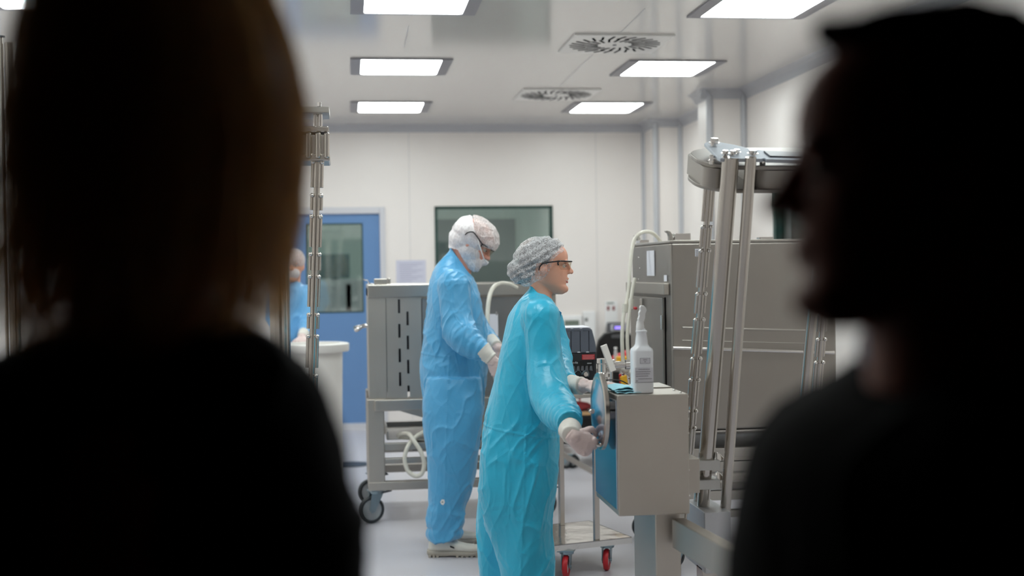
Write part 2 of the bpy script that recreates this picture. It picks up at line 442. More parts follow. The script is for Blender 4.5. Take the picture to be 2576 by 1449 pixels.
# ---------------------------------------------------------------- swirl air vents
def make_vent():
    root = thing('ceiling_vent', (0, 0, ZC), 'x', 'air vent', 'square swirl air vents in the ceiling')
    h = .30
    m = MB().box((-h, -h, ZC - .012), (h, h, ZC)); m.build('plate', M['vent'], root, bevel=.002)
    s = MB()
    for n, r0, r1, w in ((26, .19, .275, .013), (20, .105, .19, .013)):
        for i in range(n):
            a = 2 * math.pi * i / n + (0.1 if n == 20 else 0); b = a + .42
            p = V((r0 * math.cos(a), r0 * math.sin(a), ZC - .0125)); q = V((r1 * math.cos(a + .16), r1 * math.sin(a + .16), ZC - .0125))
            s.bar(p, q, w, .003)
    s.build('slots', M['slot'], root)
    MB().cyl((0, 0, ZC - .016), (0, 0, ZC - .011), .012).build('screw', M['dsteel'], root)
    return root
v0 = make_vent(); v0.location = PZ(1546, 108, ZC); v0['label'] = 'round slotted air vent nearer the viewer, between right row ceiling lights'
copy_tree(v0, PZ(1399, 236, ZC), 'smaller looking round slotted air vent farther back near the rear wall')
# ================================================================ EQUIPMENT
M['disc'] = mat('wheel_disc', (168, 172, 174), .5)
def caster(parent, x, y, ztop, r, wmat, brake=True, ang=0.0, w=.034, name='caster', off=.03):
    """swivel caster: fork plate, fork cheeks, wheel, brake pedal; the wheel touches z=0"""
    ca, sa = math.cos(ang), math.sin(ang)
    d = V((ca, sa, 0)); s = V((-sa, ca, 0)); c = V((x, y, 0)); hub = c + d * off + V((0, 0, r))
    m = MB(); m.obox(c + V((0, 0, ztop - .004)), d * .045, s * .04, (0, 0, .004)); m.cyl(c + V((0, 0, ztop - .022)), c + V((0, 0, ztop - .008)), .034)
    for q in (-1, 1):
        o = s * (q * (w / 2 + .005))
        pts = [c + d * -.034 + V((0, 0, ztop - .02)), c + d * .036 + V((0, 0, ztop - .02)), hub + d * .022 + V((0, 0, .004)), hub + d * .008 + V((0, 0, -.018)), hub + d * -.014 + V((0, 0, -.012))]
        m.prism([p + o for p in pts], s * (q * .004))
    m.cyl(hub - s * (w / 2 + .012), hub + s * (w / 2 + .012), .007)
    f = m.build(name, M['zinc'], parent, smooth=40, bevel=.001)
    t = MB(); h = w / 2
    t.lathe([(r - .018, -h * .8), (r - .006, -h), (r, -h * .5), (r, h * .5), (r - .006, h), (r - .018, h * .8), (r - .018, -h * .8)], hub, s, 32, False); t.build('tyre', wmat, f, smooth=50)
    t = MB(); t.lathe([(.012, -h * .9), (.014, -h * .6), (r - .017, -h * .55), (r - .017, h * .55), (.014, h * .6), (.012, h * .9)], hub, s, 28)
    t.build('wheel_disc', M['white'] if wmat is M['red'] else M['disc'], f, smooth=50)
    if brake:
        b = MB(); b.obox(c - d * .06 + V((0, 0, ztop - .018)), d * .03 + V((0, 0, -.004)), s * .016, V((0, 0, .003)) + d * .0008)
        b.obox(c - d * .075 + V((0, 0, ztop - .002)), d * .008 + V((0, 0, .014)), s * .014, d * .003); b.build('brake_pedal', M['dsteel'], f, bevel=.001)
    return f
YC = 7.45
# ---------------------------------------------------------------- stainless cart behind the workers
def cx(px, Y=YC): return PY(px, 900, Y).x
def cz(py, px=960, Y=YC): return PY(px, py, Y).z
x0, x1 = cx(927), cx(1401); zt = cz(716); zb = cz(1004); zr = cz(1212)
ct = thing('process_cart', ((x0 + x1) / 2, YC + .35, 0), 'large stainless steel process cart with slotted side panels on casters, behind the workers', 'cart')
yb2 = YC + .72
m = MB(); pw = .098
for (a, b) in ((x0 - .012, YC), (x1 - pw, YC), (x0 - .012, yb2 - pw), (x1 - pw, yb2 - pw)):
    m.box((a, b, zr - .03), (a + pw, b + pw, zb - .0)) 
m.each('corner_post', M['satin'], ct, bevel=.006)
m = MB()
m.box((x0, YC, zt - .075), (x1, YC + .05, zt)); m.box((x0, yb2 - .05, zt - .075), (x1, yb2, zt)); m.box((x0, YC + .05, zt - .075), (x0 + .05, yb2 - .05, zt)); m.box((x1 - .05, YC + .05, zt - .075), (x1, yb2 - .05, zt))
m.build('top_rim', M['steelh'], ct, bevel=.006)
m = MB(); m.box((x0, YC + .012, zb), (x0 + .105, YC + .06, zt - .07)); m.box((x1 - .03, YC + .012, zb), (x1, YC + .06, zt - .07)); m.box((x0, YC + .05, zb), (x0 + .02, yb2, zt - .02)); m.box((x1 - .02, YC + .05, zb), (x1, yb2, zt - .02)); m.box((x0, yb2 - .02, zb), (x1, yb2, zt - .02))
m.build('body_shell', M['satin'], ct, bevel=.003)
# slotted panel: built as strips around real slots
xa, xb = x0 + .107, cx(1062)
slots = []
for px, ys in ((1006, (754, 816, 878, 938)), (1027, (785, 846, 907, 972))):
    for yy in ys: slots.append((cx(px), cz(yy), cz(yy + 35)))
for px, ys in ((1300, (754, 816, 878, 938)), (1321, (785, 846, 907, 972))):
    for yy in ys: slots.append((cx(px), cz(yy), cz(yy + 35)))
def slotted(xa, xb, za, zb_, sl, y):
    m = MB(); sl = [s for s in sl if xa < s[0] < xb]
    xs = sorted({s[0] for s in sl}); hw = .0065; prev = xa
    for x in xs:
        m.box((prev, y, za), (x - hw, y + .004, zb_))
        z = zb_
        for s in sorted([s for s in sl if s[0] == x], key=lambda s: -s[1]):
            m.box((x - hw, y, s[1]), (x + hw, y + .004, z)); z = s[2]
        m.box((x - hw, y, za), (x + hw, y + .004, z)); prev = x + hw
    m.box((prev, y, za), (xb, y + .004, zb_)); return m
slotted(xa, xb, zb, zt - .076, slots, YC + .014).build('slotted_panel', M['satin'], ct)
xc = cx(1064); xd = x1 - .17
m = MB(); m.box((xc, YC + .02, zb), (xd - .005, YC + .024, zt - .082)); m.build('door', mat('door_grey_steel', (150, 149, 148), .45, 1, var=(5, .05)), ct, bevel=.001)
slotted(xd, x1 - .03, zb, zt - .076, slots, YC + .014).build('slotted_panel', M['satin'], ct)
MB().box((x0 + .11, YC + .20, zb + .02), (x1 - .04, YC + .21, zt - .09)).build('liner', M['dsteel'], ct)
m = MB(); m.box((x0 + .03, YC - .022, cz(1034)), (x1 + .0, YC + .03, cz(1005))); m.build('shelf_beam', M['steelh'], ct, bevel=.007, seg=3)
# hopper underside (V shaped)
hm = MB(); zmid = cz(1062)
o = [(x0 + .10, YC + .03, zb - .05), ((x0 + x1) / 2 - .1, YC + .03, zmid - .03), ((x0 + x1) / 2 + .1, YC + .03, zmid - .03), (x1 - .10, YC + .03, zb - .05)]
hm.prism(o, (0, .6, 0)); hm.build('hopper', M['satin'], ct)
# lower trays and rails
m = MB()
for (ya, yb_) in ((1118, 1136), (1156, 1170)): m.box((x0 + .08, YC + .03, cz(yb_)), (x1 - .05, YC + .07, cz(ya)))
m.box((x0 + .09, yb2 - .05, cz(1180)), (x1 - .09, yb2 - .01, cz(1162))); m.box((x0 + .09, yb2 - .06, cz(1128)), (x1 - .09, yb2 - .02, cz(1104)))
m.each('rail', M['steelh'], ct, bevel=.003)
m = MB(); zs = cz(1112)
m.box((x0 + .1, YC + .08, zs), (x1 - .1, yb2 - .06, zs + .01)); m.box((x0 + .1, YC + .08, zs), (x0 + .11, yb2 - .06, zs + .05)); m.box((x0 + .1, yb2 - .07, zs), (x1 - .1, yb2 - .06, zs + .04))
m.build('shelf_tray', M['steelh'], ct, bevel=.002)
m = MB(); m.box((cx(1036), YC + .1, cz(1142)), (x1 - .3, YC + .4, cz(1108))); m.build('drain_box', M['dsteel'], ct, bevel=.004)
m = MB(); m.box((x0 - .012, YC - .005, cz(1234)), (x1, YC + .06, cz(1213))); m.box((x0 - .012, yb2 - .06, cz(1234)), (x1, yb2, cz(1213))); m.box((x0 - .012, YC, cz(1234)), (x0 + .08, yb2, cz(1213))); m.box((x1 - .08, YC, cz(1234)), (x1, yb2, cz(1213)))
m.each('bottom_rail', M['satin'], ct, bevel=.003)
ztop = cz(1234)
for (a, b) in ((x0 + .035, YC + .045), (x1 - .05, YC + .045), (x0 + .035, yb2 - .05), (x1 - .05, yb2 - .05)):
    caster(ct, a, b, ztop, .078, M['rubber'], True, math.radians(200) if a < x0 + .1 else 2.7, off=.034)
# top latch, clamp and side handle
m = MB(); m.box((x0 + .04, YC + .03, zt), (x0 + .115, YC + .09, zt + .034)); m.box((x0 + .118, YC + .025, zt + .004), (x0 + .135, YC + .095, zt + .036)); m.build('latch', M['satin'], ct, bevel=.004)
m = MB(); m.tube([(x0 + .035, YC + .04, zt + .004), (x0 + .012, YC + .03, zt + .006), (x0 + .0, YC + .02, zt + .026), (x0 - .012, YC + .02, zt + .026), (x0 - .022, YC + .02, zt + .034)], .0035, 8); m.build('hook', M['polish'], ct, smooth=60)
hz_ = cz(829)
m = MB(); m.tube([(x0 - .0, YC + .1, hz_ + .02), (x0 - .03, YC + .1, hz_ + .018), (x0 - .062, YC + .1, hz_ - .004), (x0 - .07, YC + .16, hz_ - .006), (x0 - .07, YC + .5, hz_ - .006), (x0 - .0, YC + .55, hz_)], .011, 12); m.build('side_handle', M['polish'], ct, smooth=60)
# paper sleeve on the cart face
p, q = PY(1229, 790, YC + .015), PY(1253, 845, YC + .015)
ps = thing('document_sleeve', ((p.x + q.x) / 2, YC + .012, q.z), 'white paper sleeve clipped to the steel cart between the two workers', 'paper sleeve')
MB().box((p.x, YC + .008, q.z), (q.x, YC + .012, p.z)).build('sheet', M['paper'], ps)
MB().box((q.x - .012, YC + .006, p.z - .006), (q.x - .004, YC + .019, p.z + .012)).build('clip', M['polish'], ps)
# small white label on cart right of the woman's neck
p, q = PY(1387, 762, YC - .001), PY(1397, 782, YC - .001)
tg = MB().box((p.x, YC + .009, q.z), (q.x, YC + .0125, p.z)).build('label_sticker', M['paper']); tag(tg, "small white sticker on the steel cart behind the woman's collar", 'sticker')
for i in range(3):
    z = p.z - .01 - .012 * i; MB().box((p.x + .003, YC + .008, z - .002), (q.x - .003, YC + .0092, z)).build('print_line', M['ink'], tg)
# hose arching over the cart
hs = MB().tube([P(1300, 724, 7.35), P(1278, 714, 7.3), P(1255, 714, 7.25), P(1238, 728, 7.2), P(1229, 760, 7.15), P(1226, 805, 7.12), P(1227, 850, 7.1), P(1234, 900, 7.05), P(1246, 950, 6.98), P(1255, 990, 6.95)], .0125, 12)
tag(hs.build('clear_hose', M['tube'], smooth=80), 'pale hose arching over the cart edge between the two workers', 'hose')
# looped hose on the lower tray
D = 7.42
pts = [(1110, 1062), (1085, 1074), (1062, 1088), (1042, 1102), (1025, 1125), (1018, 1155), (1026, 1184), (1046, 1198), (1062, 1190), (1067, 1165), (1058, 1135), (1042, 1110), (1032, 1095), (1022, 1090), (1005, 1093), (1008, 1100), (1040, 1102), (1100, 1108)]
dd = [.12, .10, .06, .0, -.05, -.06, -.06, -.06, -.06, -.06, -.06, -.05, -.02, .03, .08, .10, .12, .14]
hs = MB().tube([P(a, b, D + d) for (a, b), d in zip(pts, dd)], .0125, 12)
tag(hs.build('clear_hose', M['tube'], smooth=80), 'pale knotted hose loop hanging from the lower tray of the cart', 'hose')
# notice on the rear wall
p, q = PY(996, 655, YB), PY(1072, 716, YB)
nt_ = thing('wall_notice', ((p.x + q.x) / 2, YB - .004, q.z), 'pale lavender paper notice taped to rear wall beside the blue door', 'notice')
MB().box((p.x, YB - .003, q.z), (q.x, YB - .001, p.z)).build('sheet', mat('notice_paper', (206, 206, 222), .7), nt_)
m = MB()
for i in range(9): m.box((p.x + .03, YB - .0042, p.z - .03 - .02 * i), (q.x - .03 - .05 * ((i * 7) % 3), YB - .003, p.z - .036 - .02 * i))
m.build('print_line', mat('faded_ink', (168, 168, 190), .8), nt_)
# floor drain
p = PZ(884, 1169, 0); m = MB(); m.lathe([(.14, 0), (.14, .004), (.12, .006), (.0, .006)], p, (0, 0, 1), 40); tag(m.build('floor_drain', M['dsteel']), 'round dark steel drain cover set in the floor left of the cart', 'floor drain')
# white bin at left
bc = P(792, 870, 8.6); bc.z = 0
bn = thing('waste_bin', bc, 'tall white plastic bin with wide rim in front of the blue door', 'bin')
zr_ = PY(860, 862, bc.y).z; rr = (PY(862, 900, bc.y).x - bc.x)
m = MB(); m.lathe([(rr * .86, 0), (rr * .9, .02), (rr, zr_ - .08), (rr, zr_ - .05), (rr - .012, zr_ - .05), (rr * .88, .03), (.01, .03)], bc, (0, 0, 1), 48); m.build('body', M['bin'], bn, smooth=40)
m = MB(); m.lathe([(rr - .01, zr_ - .055), (rr + .04, zr_ - .055), (rr + .045, zr_ - .045), (rr + .045, zr_ - .005), (rr + .035, zr_), (rr - .014, zr_), (rr - .014, zr_ - .05)], bc, (0, 0, 1), 48); m.build('rim', M['bin'], bn, smooth=40)

# ---------------------------------------------------------------- big steel bin (IBC) at right
YI = 6.05
def ix(px, Y=YI): return PY(px, 850, Y).x
def iz(py, px=1750, Y=YI): return PY(px, py, Y).z
ax, bx = ix(1689), ix(2104); yb3 = 6.90; zt = iz(604); zb = iz(1082)
ib = thing('steel_container', ((ax + bx) / 2, YI + .27, 0), 'big box shaped stainless steel container on a rack at the right', 'container')
MB().box((ax, YI, zb), (bx, yb3, zt - .01)).build('shell', M['satinc'], ib, bevel=.012, seg=3)
m = MB(); 
for lo, hi in (((ax - .004, YI - .004, zt - .012), (bx + .004, YI + .02, zt)), ((ax - .004, YI + .02, zt - .012), (ax + .02, yb3 - .02, zt)), ((ax - .004, yb3 - .02, zt - .012), (bx + .004, yb3 + .004, zt)), ((bx - .02, YI + .02, zt - .012), (bx + .004, yb3 - .02, zt))): m.box(lo, hi)
m.build('rim', M['steelh'], ib, bevel=.002)
# lid plate inside the rim
MB().box((ax + .02, YI + .02, zt - .012), (bx - .02, yb3 - .02, zt - .008)).build('lid', M['steelh'], ib)
# front face details: pressed ridges and rod handle
m = MB(); m.bar(PY(1716, 824, YI - .002), PY(2070, 832, YI - .002), .008, .008); m.bar(PY(1716, 856, YI), PY(2070, 865, YI), .004, .003)
m.each('ridge', M['steelh'], ib, bevel=.002)
m = MB(); p, q = PY(1712, 876, YI - .03), PY(2080, 886, YI - .03)
m.tube([p + V((0, .03, 0)), p + V((0, .006, 0)), p + V((.02, 0, 0)), q - V((.02, 0, 0)), q + V((0, .006, 0)), q + V((0, .03, 0))], .009, 12); m.build('rod_handle', M['polish'], ib, smooth=60)
m = MB()
for px in (1746, 1752, 1758):
    pass
p, q = PY(1748, 626, YI - .001), PY(1762, 645, YI - .001)
pl_ = MB().box((p.x, YI - .004, q.z), (q.x, YI - .001, p.z)).build('rating_plate', M['paper'], ib); pl_['label'] = 'small white rating plate'
for i in range(5):
    z = p.z - .006 - .0065 * i; MB().box((p.x + .003, YI - .0046, z - .0025), (q.x - .003, YI - .0036, z)).build('print_line', M['ink'], pl_)
# left face : paper, beam, door
XI = ax
def lp(px, py): return PX(px, py, XI - .001)
p, q = lp(1629, 631), lp(1648, 694); m = MB().box((XI - .006, p.y, q.z), (XI - .002, q.y, p.z)); pp = m.build('paper_sleeve', M['paper'], ib); pp['label'] = 'white paper sleeve on the container side'
p, q = lp(1672, 692), lp(1679, 708); MB().box((XI - .005, p.y, q.z), (XI - .002, q.y, p.z)).build('sticker', M['paper'], ib)
p, q = lp(1587, 713), lp(1684, 742)
MB().box((XI - .03, q.y, q.z), (XI + .0, yb3 + .03, lp(1684, 712).z)).build('side_beam', M['satin'], ib, bevel=.004)
p, q = lp(1600, 748), lp(1676, 985)
dz1, dz0 = lp(1676, 750).z, zb + .02
dr_ = MB().box((XI - .016, q.y, dz0), (XI - .002, yb3 - .02, dz1)).build('door', M['steelh'], ib, bevel=.002)
MB().box((XI - .004, q.y - .008, dz0), (XI - .001, q.y - .001, dz1 + .004)).build('door_gap', M['slot'], ib)
for zz in (dz1 - .12, dz0 + .08): MB().cyl((XI - .02, q.y - .002, zz - .035), (XI - .02, q.y - .002, zz + .035), .007).build('hinge', M['polish'], dr_, smooth=40)
p = lp(1625, 760); MB().box((XI - .03, p.y - .02, p.z - .05), (XI - .016, p.y + .02, p.z + .02)).build('latch', M['polish'], dr_, bevel=.003)
p = lp(1613, 775); MB().caps((XI - .036, p.y - .03, p.z), (XI - .036, p.y + .03, p.z), .008).build('latch_tab', M['red'], dr_, smooth=60)
for px, py in ((1607, 648), (1610, 675), (1607, 702)):
    p = lp(px, py); MB().ell(p, .004).build('rivet', M['polish'], ib, smooth=80)
# hooks and clamp blocks on the rim
def hook(x, y, dxs):
    m = MB(); o = [(0, 0), (.018, 0), (.016, .03), (.006, .045), (-.012, .05), (-.018, .044), (-.004, .034), (.0, .02)]
    m.prism([V((x + a * dxs, y, zt + b)) for a, b in o], (0, .03, 0)); return m
hook(PX(1600, 600, ax + .02).x, yb3 - .06, 1).build('hook', M['steelh'], ib, bevel=.002); hook(ax + .0, YI + .02, 1).build('hook', M['steelh'], ib, bevel=.002)
m = MB(); p, q = ix(1703), ix(1744); m.box((p, YI + .02, zt), (q, YI + .08, zt + .034)); m.box((p - .006, YI + .03, zt), (p, YI + .07, zt + .02)); m.build('clamp', M['polish'], ib, bevel=.005)
m = MB(); p, q = ix(1917), ix(1953); m.box((p, YI + .02, zt), (q, YI + .07, zt + .012)); m.build('clamp', M['polish'], ib, bevel=.003)
m = MB(); m.box((ax + .0, yb3 - .2, zt), (ax + .05, yb3 - .1, zt + .018)); m.build('clamp', M['polish'], ib, bevel=.003)
# rack and casters under the container
m = MB()
for (a, b) in ((ax + .01, YI + .02), (bx - .07, YI + .02), (ax + .01, yb3 - .08), (bx - .07, yb3 - .08)): m.box((a, b, .13), (a + .06, b + .06, zb))
m.each('leg', M['satin'], ib, bevel=.004)
m = MB()
for ya, yb_ in ((1085, 1090), (1130, 1153), (1165, 1190), (1238, 1262), (1288, 1306)):
    m.box((ax, YI + .01, iz(yb_)), (bx, YI + .05, iz(ya))); m.box((ax, yb3 - .05, iz(yb_)), (bx, yb3 - .01, iz(ya)))
    m.box((ax, YI, iz(yb_)), (ax + .04, yb3, iz(ya))); m.box((bx - .04, YI, iz(yb_)), (bx, yb3, iz(ya)))
m.each('rack_rail', M['steelh'], ib, bevel=.003)
MB().box((ax + .04, YI + .1, iz(1152)), (bx - .04, yb3 - .1, iz(1145))).build('shelf', M['dsteel'], ib)
for (a, b) in ((ax + .04, YI + .05), (bx - .04, YI + .05), (ax + .04, yb3 - .05), (bx - .04, yb3 - .05)): caster(ib, a, b, .135, .055, M['rubber'], False, math.radians(-150))
# curved clear hose end peeking above the container and the two hanging hoses
CK = mat('clear_knob', (215, 210, 205), .15, alpha=.8)
p = P(1580, 930, 6.37)
hv = thing('clear_hose', (p.x, p.y, p.z - .06), 'pair of clear hoses clipped together, hanging at the left end of the steel container', 'hose')
for pts_, r_, vp in (([P(1668, 622, 6.85), P(1655, 598, 6.78), P(1636, 584, 6.7), P(1612, 586, 6.62), P(1594, 608, 6.6), P(1586, 660, 6.55), P(1580, 740, 6.5), P(1568, 800, 6.45), P(1565, 850, 6.42), P(1567, 905, 6.4), P(1570, 925, 6.38)], .0098, (1572, 930)),
                     ([P(1597, 700, 6.5), P(1590, 735, 6.48), P(1583, 790, 6.45), P(1578, 850, 6.42), P(1581, 900, 6.4), P(1586, 935, 6.38)], .0095, (1588, 940))):
    p = P(vp[0], vp[1], 6.37)
    tb_ = MB().tube(pts_, r_, 12).build('tube', M['tube'], hv, smooth=80)
    vb_ = MB().ell(p, .020, n=16).build('valve_body', CK, tb_, smooth=80)
    m = MB(); m.cyl(p, p - V((0, 0, .05)), .009); m.cyl(p - V((0, 0, .02)), p - V((0, 0, .026)), .016); m.build('valve_stem', M['polish'], tb_, smooth=40)
cn = MB().cyl(P(1573, 765, 6.47), P(1572, 786, 6.465), .015); cn.cyl(P(1588, 752, 6.47), P(1586, 778, 6.465), .014); cn.build('hose_clip', M['tube'], hv, smooth=40)

# low steel cabinet by the right wall behind the container
sc0 = PX(2180, 886, 2.95); x0_ = 2.36; zt_s = PY(2140, 888, 8.0).z
sbd = thing('steel_cabinet', (2.65, 8.3, 0), 'low steel cabinet against the right wall, partly hidden by the big container', 'cabinet')
MB().box((x0_, 8.02, .08), (3.0, 8.58, zt_s - .04)).build('body', M['satin'], sbd, bevel=.004)
MB().box((x0_ - .02, 8.0, zt_s - .04), (3.02, 8.6, zt_s)).build('top', M['dsteel'], sbd, bevel=.004)
for i in range(3):
    z1_s = zt_s - .06 - .2 * i; dw = MB().box((x0_ + .02, 8.0, z1_s - .18), (2.98, 8.021, z1_s)).build('drawer', M['steelh'], sbd, bevel=.003)
    MB().box((x0_ + .05, 7.985, z1_s - .03), (2.95, 8.001, z1_s - .018)).build('handle', M['polish'], dw)
for xx_ in (x0_ + .02, 2.92):
    for yy_ in (8.04, 8.5): MB().box((xx_, yy_, 0), (xx_ + .05, yy_ + .05, .09)).build('foot', M['steel'], sbd)
# ---------------------------------------------------------------- gearbox with handwheel
YG = 4.35
p0, p1 = PY(1553, 995, YG), PY(1732, 997, YG); gx0, gx1 = p0.x, p1.x; gz1 = p0.z; gz0 = PY(1545, 1300, YG).z; gy1 = 4.76
gb_ = thing('gearbox', ((gx0 + gx1) / 2, (YG + gy1) / 2, 0), 'steel gearbox cabinet with handwheel on a square post, spray bottle standing on it', 'machine')
MB().box((gx0, YG, gz0), (gx1, gy1, gz1)).build('cabinet', M['satin'], gb_, bevel=.004)
MB().box((gx0 - .004, YG + .012, gz0 + .02), (gx0 + .001, gy1 - .01, gz1 - .02)).build('side_cover', mat('side_cover_blue_sheen', (170, 180, 196), .16, 1), gb_, bevel=.002)  # bluish steel colour puts the coverall's reflection into the side plate
# screws along the right edge
for zz in (gz1 - .012, gz1 - .09, gz1 - .14, gz1 - .27, gz1 - .36):
    MB().ell((gx1 + .001, YG + .02, zz), .0055).build('screw', M['polish'], gb_, smooth=80)
for xx, yy in ((gx1 - .02, YG + .12), (gx1 - .02, YG + .03)):
    MB().ell((xx, yy, gz1 + .0005), .005).build('screw', M['polish'], gb_, smooth=80)
MB().box((gx1 - .09, YG + .22, gz1), (gx1 - .005, gy1 - .005, gz1 + .005)).build('hinge_plate', M['steelh'], gb_, bevel=.001)
# post
qx0, qx1 = PY(1649, 1340, 4.45).x, PY(1713, 1340, 4.45).x
MB().box((qx0, 4.45, .012), (qx1, 4.80, gz0 + .001)).build('post', M['satin'], gb_, bevel=.004)
MB().box((qx0 - .1, 4.2, 0), (qx1 + .03, 4.9, .014)).build('base_plate', M['satin'], gb_, bevel=.003)
# strut running towards the viewer
a = PZ(1712, 1306, .575); b = PZ(1832, 1371, .575); dirv = (b - a); dirv.z = 0; e = a + dirv * 1.9
m = MB(); m.bar(a - V((0, 0, .052)) - dirv * .05, e - V((0, 0, .052)), .05, .104); m.build('strut', M['satin'], gb_, bevel=.005)
# back plate and split clamps on the column
m = MB(); pA, pB = PY(1727, 1148, 4.62), PY(1748, 1232, 4.62); m.box((gx1, 4.55, pB.z), (pB.x, 4.72, pA.z)); m.build('mount_plate', M['satin'], gb_, bevel=.002)
# handwheel
wc = P(1507, 1034, 4.60); RW = .136
hw = bpy.data.objects.new('handwheel', None); COL.objects.link(hw); hw.parent = gb_; hw.location = wc - worldloc(gb_)
m = MB(); m.lathe([(.0, -.010), (RW - .012, -.010), (RW - .012, .002), (RW - .03, .008), (.05, .022), (.0, .024)], wc, (-1, 0, 0), 64)
m.build('disc', mat('handwheel_steel', (176, 190, 206), .20, 1), hw, smooth=50)
m = MB(); m.lathe([(RW - .016, -.005), (RW - .004, -.006), (RW + .002, -.002), (RW + .003, .011), (RW - .002, .014), (RW - .016, .013)], wc, (1, 0, 0), 64); m.build('rim', M['steel'], hw, smooth=40)
m = MB(); m.cyl(wc, V((gx0 - .002, wc.y, wc.z)), .026); m.cyl(wc + V((.012, 0, 0)), wc + V((.03, 0, 0)), .034); m.cyl(wc + V((-.014, 0, 0)), wc + V((-.03, 0, 0)), .010, n=6); m.ell(wc - V((.03, 0, 0)), .008)
m.build('hub', M['polish'], hw, smooth=40)
kp = wc + V((0, -.03, -RW + .018)); m = MB(); m.cyl(kp + V((-.005, 0, 0)), kp + V((-.028, 0, 0)), .008); m.lathe([(.0, 0), (.008, .001), (.011, .010), (.0115, .025), (.010, .036), (.004, .040)], kp + V((-.022, 0, 0)), (-1, 0, 0), 20)
m.build('crank_knob', M['polish'], hw, smooth=50)
KNOB = kp + V((-.052, 0, 0))

# ---------------------------------------------------------------- spray bottle + wipe
sp = PZ(1619, 992, gz1); sp.x = P(1619, 992, 4.5).x; s0 = V((sp.x, YG + .075, gz1))
zsc = 1.0
def pxm(px): return px * s0.y / .99 / F
sb = thing('spray_bottle', s0, 'white spray bottle with printed label standing on the gearbox', 'spray bottle')
def rrect(hw, hd, r, z, n=6):
    o = []
    for cx_, cy_, s_ in ((hw - r, hd - r, 0), (-hw + r, hd - r, 90), (-hw + r, -hd + r, 180), (hw - r, -hd + r, 270)):
        for q in range(n):
            t = math.radians(s_ + 90 * q / (n - 1)); o.append(s0 + V((cx_ + r * math.cos(t), cy_ + r * math.sin(t), z)))
    return o
k = pxm(1)
m = MB(); m.ring_loft([rrect(a * k, b * k, c_ * k, z * k) for a, b, c_, z in ((22, 20, 8, 0), (26, 24, 9, 2), (26, 24, 9, 60), (26.5, 24.5, 9, 106), (25, 23, 10, 112), (19, 18, 12, 118), (16, 16, 13, 124), (14.6, 14.6, 13.5, 140), (13, 13, 12.8, 152), (14.5, 14.5, 14.3, 155), (14.5, 14.5, 14.3, 158), (11, 11, 10.9, 160), (9, 9, 8.9, 164))])
bd = m.build('body', M['bottle'], sb, smooth=40)
m = MB(); m.lathe([(0, 158 * k), (10.5 * k, 158 * k), (10.8 * k, 160 * k), (10.4 * k, 172 * k), (9.4 * k, 174 * k), (9 * k, 182 * k), (0, 182 * k)], s0 + V((-3 * k, 0, 0)), (0, 0, 1), 28); m.build('cap', M['white'], sb, smooth=40)
m = MB(); pts = [(-9, 178), (6, 180), (9, 190), (10, 200), (14, 210), (12, 216), (6, 222), (-2, 223), (-4, 217), (-3, 210), (-7, 204), (-6, 196), (-9, 188)]
m.prism([s0 + V((a * k, -7 * k, b * k)) for a, b in pts], (0, 14 * k, 0)); m.build('trigger_head', M['white'], sb, bevel=.003, seg=3)
yf = s0.y - 24.5 * k - .0006
lb = MB().box((s0.x - 23 * k, yf, gz1 + 28 * k), (s0.x + 24 * k, yf + .001, gz1 + 66 * k)).build('label', M['paper'], sb)
lb2 = MB().box((s0.x - 10 * k, yf - .0004, gz1 + 76 * k), (s0.x + 16 * k, yf + .001, gz1 + 90 * k)).build('label', M['paper'], sb)
m = MB()
for i, (xa_, xb_, z) in enumerate(((-14, 15, 61), (-21, 17, 55), (-21, 15, 49.5), (-21, 11, 44), (-15, 20, 37), (-21, -15, 32))):
    n = max(2, int((xb_ - xa_) / 3.4)); xx = xa_
    for q in range(n):
        L = (xb_ - xa_) / n; m.box((s0.x + xx * k, yf - .0008, gz1 + z * k), (s0.x + (xx + L * (.75 + .15 * ((q * 5 + i) % 2))) * k, yf, gz1 + (z + 1.1) * k)); xx += L
m.box((s0.x - 23 * k, yf - .0008, gz1 + 28 * k), (s0.x + 24 * k, yf, gz1 + 28.8 * k)); m.build('print_line', M['ink'], lb)
m = MB(); m.box((s0.x - 2 * k, yf - .001, gz1 + 85 * k), (s0.x + 8 * k, yf, gz1 + 86 * k)); m.box((s0.x + 1 * k, yf - .001, gz1 + 80 * k), (s0.x + 5 * k, yf, gz1 + 81.2 * k))
for z in (76, 89.4): m.box((s0.x - 10 * k, yf - .001, gz1 + z * k), (s0.x + 16 * k, yf, gz1 + (z + .5) * k))
for x in (-10, 15.5): m.box((s0.x + x * k, yf - .001, gz1 + 76 * k), (s0.x + (x + .5) * k, yf, gz1 + 90 * k))
m.build('print_line', M['ink'], lb2)
# folded wipe
def wipe():
    bm = MB(); n = 26
    for layer in range(3):
        rg = []
        for i in range(n):
            row = []
            for jj in range(14):
                u, v_ = i / (n - 1), jj / 13
                x = gx0 + .008 + u * .085 - .004 * layer; y = YG + .04 + v_ * .16 + .01 * layer
                z = gz1 + .0015 + layer * .0045 + .0035 * (noise.noise(V((u * 4, v_ * 4, layer * 3.1))) + .6) + .004 * layer * math.sin(u * 3)
                row.append((x, y, z))
            rg.append(row)
        o = len(bm.v)
        for row in rg: bm.v += row
        for i in range(n - 1):
            for jj in range(13): bm.f.append((o + i * 14 + jj, o + i * 14 + jj + 1, o + (i + 1) * 14 + jj + 1, o + (i + 1) * 14 + jj))
    ob = bm.build('cleaning_wipe', M['cloth'], smooth=180)
    so = ob.modifiers.new('thick', 'SOLIDIFY'); so.thickness = .0016; so.offset = 1
    return ob
tag(wipe(), 'folded pale blue cleaning wipe lying on the gearbox beside the spray bottle', 'wipe')
